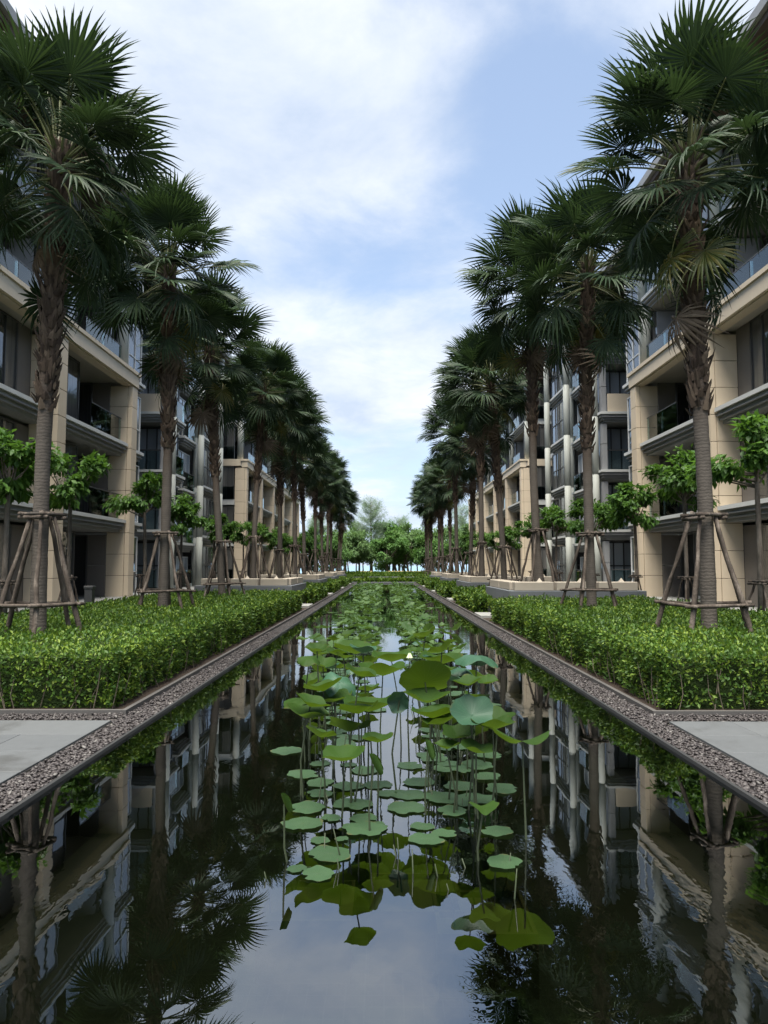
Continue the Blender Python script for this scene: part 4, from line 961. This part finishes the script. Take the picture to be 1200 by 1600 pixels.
# the leaves one picks out first
raised(664, 1066, 80, 5.7, 'heart', (-52, 3), 0.05)
raised(737, 1118, 62, 4.9, 'dark', (38, -20), .4, 0)
raised(816, 1158, 84, 4.55, 'wing', (-12, 3), .05)
raised(478, 1122, 66, 5.3, 'bowl', (-6, -10)); raised(545, 1143, 62, 5.15, 'bowl', (-6, 18)); raised(505, 1080, 56, 5.9, 'bowl', (-4, -12)); raised(576, 1112, 80, 5.5, 'bowl', (0, 2)); raised(598, 1056, 74, 6.1, 'bowl', (-4, 0))
raised(537, 1189, 66, 4.75, 'bowl', (-4, -4)); raised(584, 1196, 38, 4.6, 'curl', (62, 0), 1.5); raised(667, 1098, 70, 5.6, 'bowl', (-4, 0)); raised(676, 1122, 66, 5.3, 'bowl', (0, -4)); raised(690, 1132, 50, 5.2, 'bowl', (0, 14))
raised(744, 1176, 50, 4.8, 'bowl', (0, 10)); raised(698, 1170, 40, 4.9, 'bowl'); raised(668, 1172, 34, 4.9, 'curl', (70, 10), 1.3); raised(444, 1256, 34, 4.15, 'curl', (66, -6), 1.8)
raised(530, 1066, 58, 6.1, 'dark', (30, -20), .9, 1); raised(556, 1022, 70, 7.0, 'bowl'); raised(745, 1024, 68, 7.0, 'dark', (4, 6), None, 1); raised(624, 1094, 36, 5.4, 'dark', (40, 66), 2.0, 1)
raised(500, 1152, 46, 5.0, 'bowl', (0, 20)); raised(716, 1152, 52, 5.0, 'bowl', (6, -10)); raised(770, 1140, 66, 4.85, 'bowl', (-4, 0)); raised(612, 1034, 60, 6.7, 'bowl'); raised(688, 1038, 62, 6.5, 'bowl'); raised(590, 1160, 46, 5.0, 'bowl')
raised(755, 1262, 44, 4.15, 'wing', (0, 0), .1)
for f in ((788, 1347, 54), (515, 1334, 64), (497, 1365, 50), (464, 1357, 30), (635, 1262, 60), (706, 1267, 46), (666, 1311, 52), (660, 1291, 36), (551, 1256, 58), (588, 1291, 36), (551, 1291, 32), (500, 1313, 30), (534, 1311, 20),
          (568, 1278, 40), (640, 1242, 52), (690, 1246, 60), (744, 1248, 56), (760, 1213, 44), (718, 1228, 50), (480, 1262, 56), (466, 1285, 40), (655, 1222, 48), (610, 1240, 40), (700, 1200, 46), (640, 1196, 40), (745, 1196, 52), (672, 1180, 40), (590, 1226, 44), (500, 1240, 40), (545, 1228, 46)):
    floating(*f)
# the rest of the near rows
taken = []
for P in list(plants[3:]):
    n_r = 4 if P.location.y < 6 else 8; n_f = 7 if P.location.y < 6 else 15
    for j in range(n_f):
        x = P.location.x + rs.gauss(0, .25); y = P.location.y + rs.uniform(-.75, .75); r = rs.uniform(.06, .135)
        if any((x-a)**2 + (y-b)**2 < (.75*(r+c))**2 for a, b, c in taken) or abs(x - .14) < .15 + .008*y: continue
        taken.append((x, y, r)); leaf('flat', x, y, .005 + rs.uniform(0, .006), r, (rs.uniform(-1.5, 1.5), rs.uniform(-1.5, 1.5)))
    for j in range(n_r):
        x = P.location.x + rs.gauss(0, .26); y = P.location.y + rs.uniform(-.7, .7)
        if abs(x - .14) < .17 + .006*y: continue
        z = rs.uniform(.45, .92) if y < 8 else rs.uniform(.12, .5); leaf(rs.choice(('bowl', 'bowl', 'bowl', 'bowl', 'umbrella', 'dark')), x, y, z, rs.uniform(.07, .145), (rs.gauss(-9, 9), rs.gauss(0, 10)))
# bare leaning stalks
for P in plants[:9]:
    for j in range(4):
        a = Vector((P.location.x + rs.uniform(-.22, .22), P.location.y + rs.uniform(-.25, .25), -.2)); b_ = a + Vector((rs.uniform(-.08, .08), rs.uniform(-.08, .08), .2 + rs.uniform(.03, .16)))
        obj('stalk', MB().tube([a - P.location, a.lerp(b_, .5) - P.location + Vector((.01, 0, 0)), b_ - P.location], [.006, .005, .003], 5).mesh('stalk', ['lotus_stem'], True), P)
# one white bud above the leaves
pb = at(640, 1034, 6.2); P = nearest(pb.x, pb.y)
b = MB()
for k in range(8):
    q = k*math.pi/4; d = Vector((math.cos(q), math.sin(q), 0)); e = Vector((-d.y, d.x, 0)); w_ = .017; o_ = .028 if k % 2 else .021
    b.add([d*.006, d*o_ + e*w_ + Vector((0,0,.035)), d*o_ - e*w_ + Vector((0,0,.035)), d*(o_+.006) + Vector((0,0,.04)), d*.008 + Vector((0,0,.085))], [(0,3,1), (0,2,3), (3,4,1), (2,4,3)])
fl = obj('flower_bud', b.mesh('flower_bud', ['petal']), P, pb - P.location, None, .9); fl['label'] = 'pale closed lotus bud'
stem(fl, P, Vector((pb.x, pb.y, -.2)), pb)
# farther rows: leaves too small to pick apart, one mass per plant
yy = 13.7; row = 0
FAR = {k: [lotus_blade(i*7+len(k), k) for i in range(3)] for k in ('bowl', 'umbrella')}
while yy < 60:
    for sg, xs in ((-1, -.54 - .006*yy), (1, .62 + .006*yy)):
        P = tag(empty('lotus_plant', (xs, yy, 0)), 'distant lotus patch in the %s row, %s beyond the separate near plants' % ('left' if sg < 0 else 'right', ORD[row]), 'lotus', 'distant lotus patches along the pool')
        b = MB(); wd = .30 + .009*yy
        for j in range(36):
            x, y, r = rs.gauss(0, wd*.8), rs.uniform(-.9, .9)*1.05, rs.uniform(.07, .165)
            if abs(x + xs - .12) < .25: continue
            up = rs.random() < .42; z = rs.uniform(.06, .34) if up else .006 + rs.uniform(0, .008); S = 9
            rx_, ry_ = rs.gauss(0, .22), rs.gauss(0, .22)
            if not up: rx_ *= .03; ry_ *= .03
            V = [(x, y, z - (.05 if up else 0))]
            for k in range(S):
                q = 2*math.pi*k/S; rr = r*(1+.08*math.sin(3*q+j)); V.append((x+rr*math.cos(q), y+rr*math.sin(q), z + (rx_*math.cos(q) + ry_*math.sin(q))*r + (.03*math.sin(3*q+j*2) if up else 0)))
            b.add(V, [(0, 1+k, 1+(k+1) % S) for k in range(S)])
            if up: b.tube([(x+rs.uniform(-.04,.04), y, -.1), (x, y, z-.05)], [.006, .005], 3, 1, False)
        lf = obj('foliage', b.mesh('foliage', ['lotus_far', 'lotus_stem']), P); lf['kind'] = 'stuff'
    yy += 1.9 if yy < 30 else 2.4; row += 1
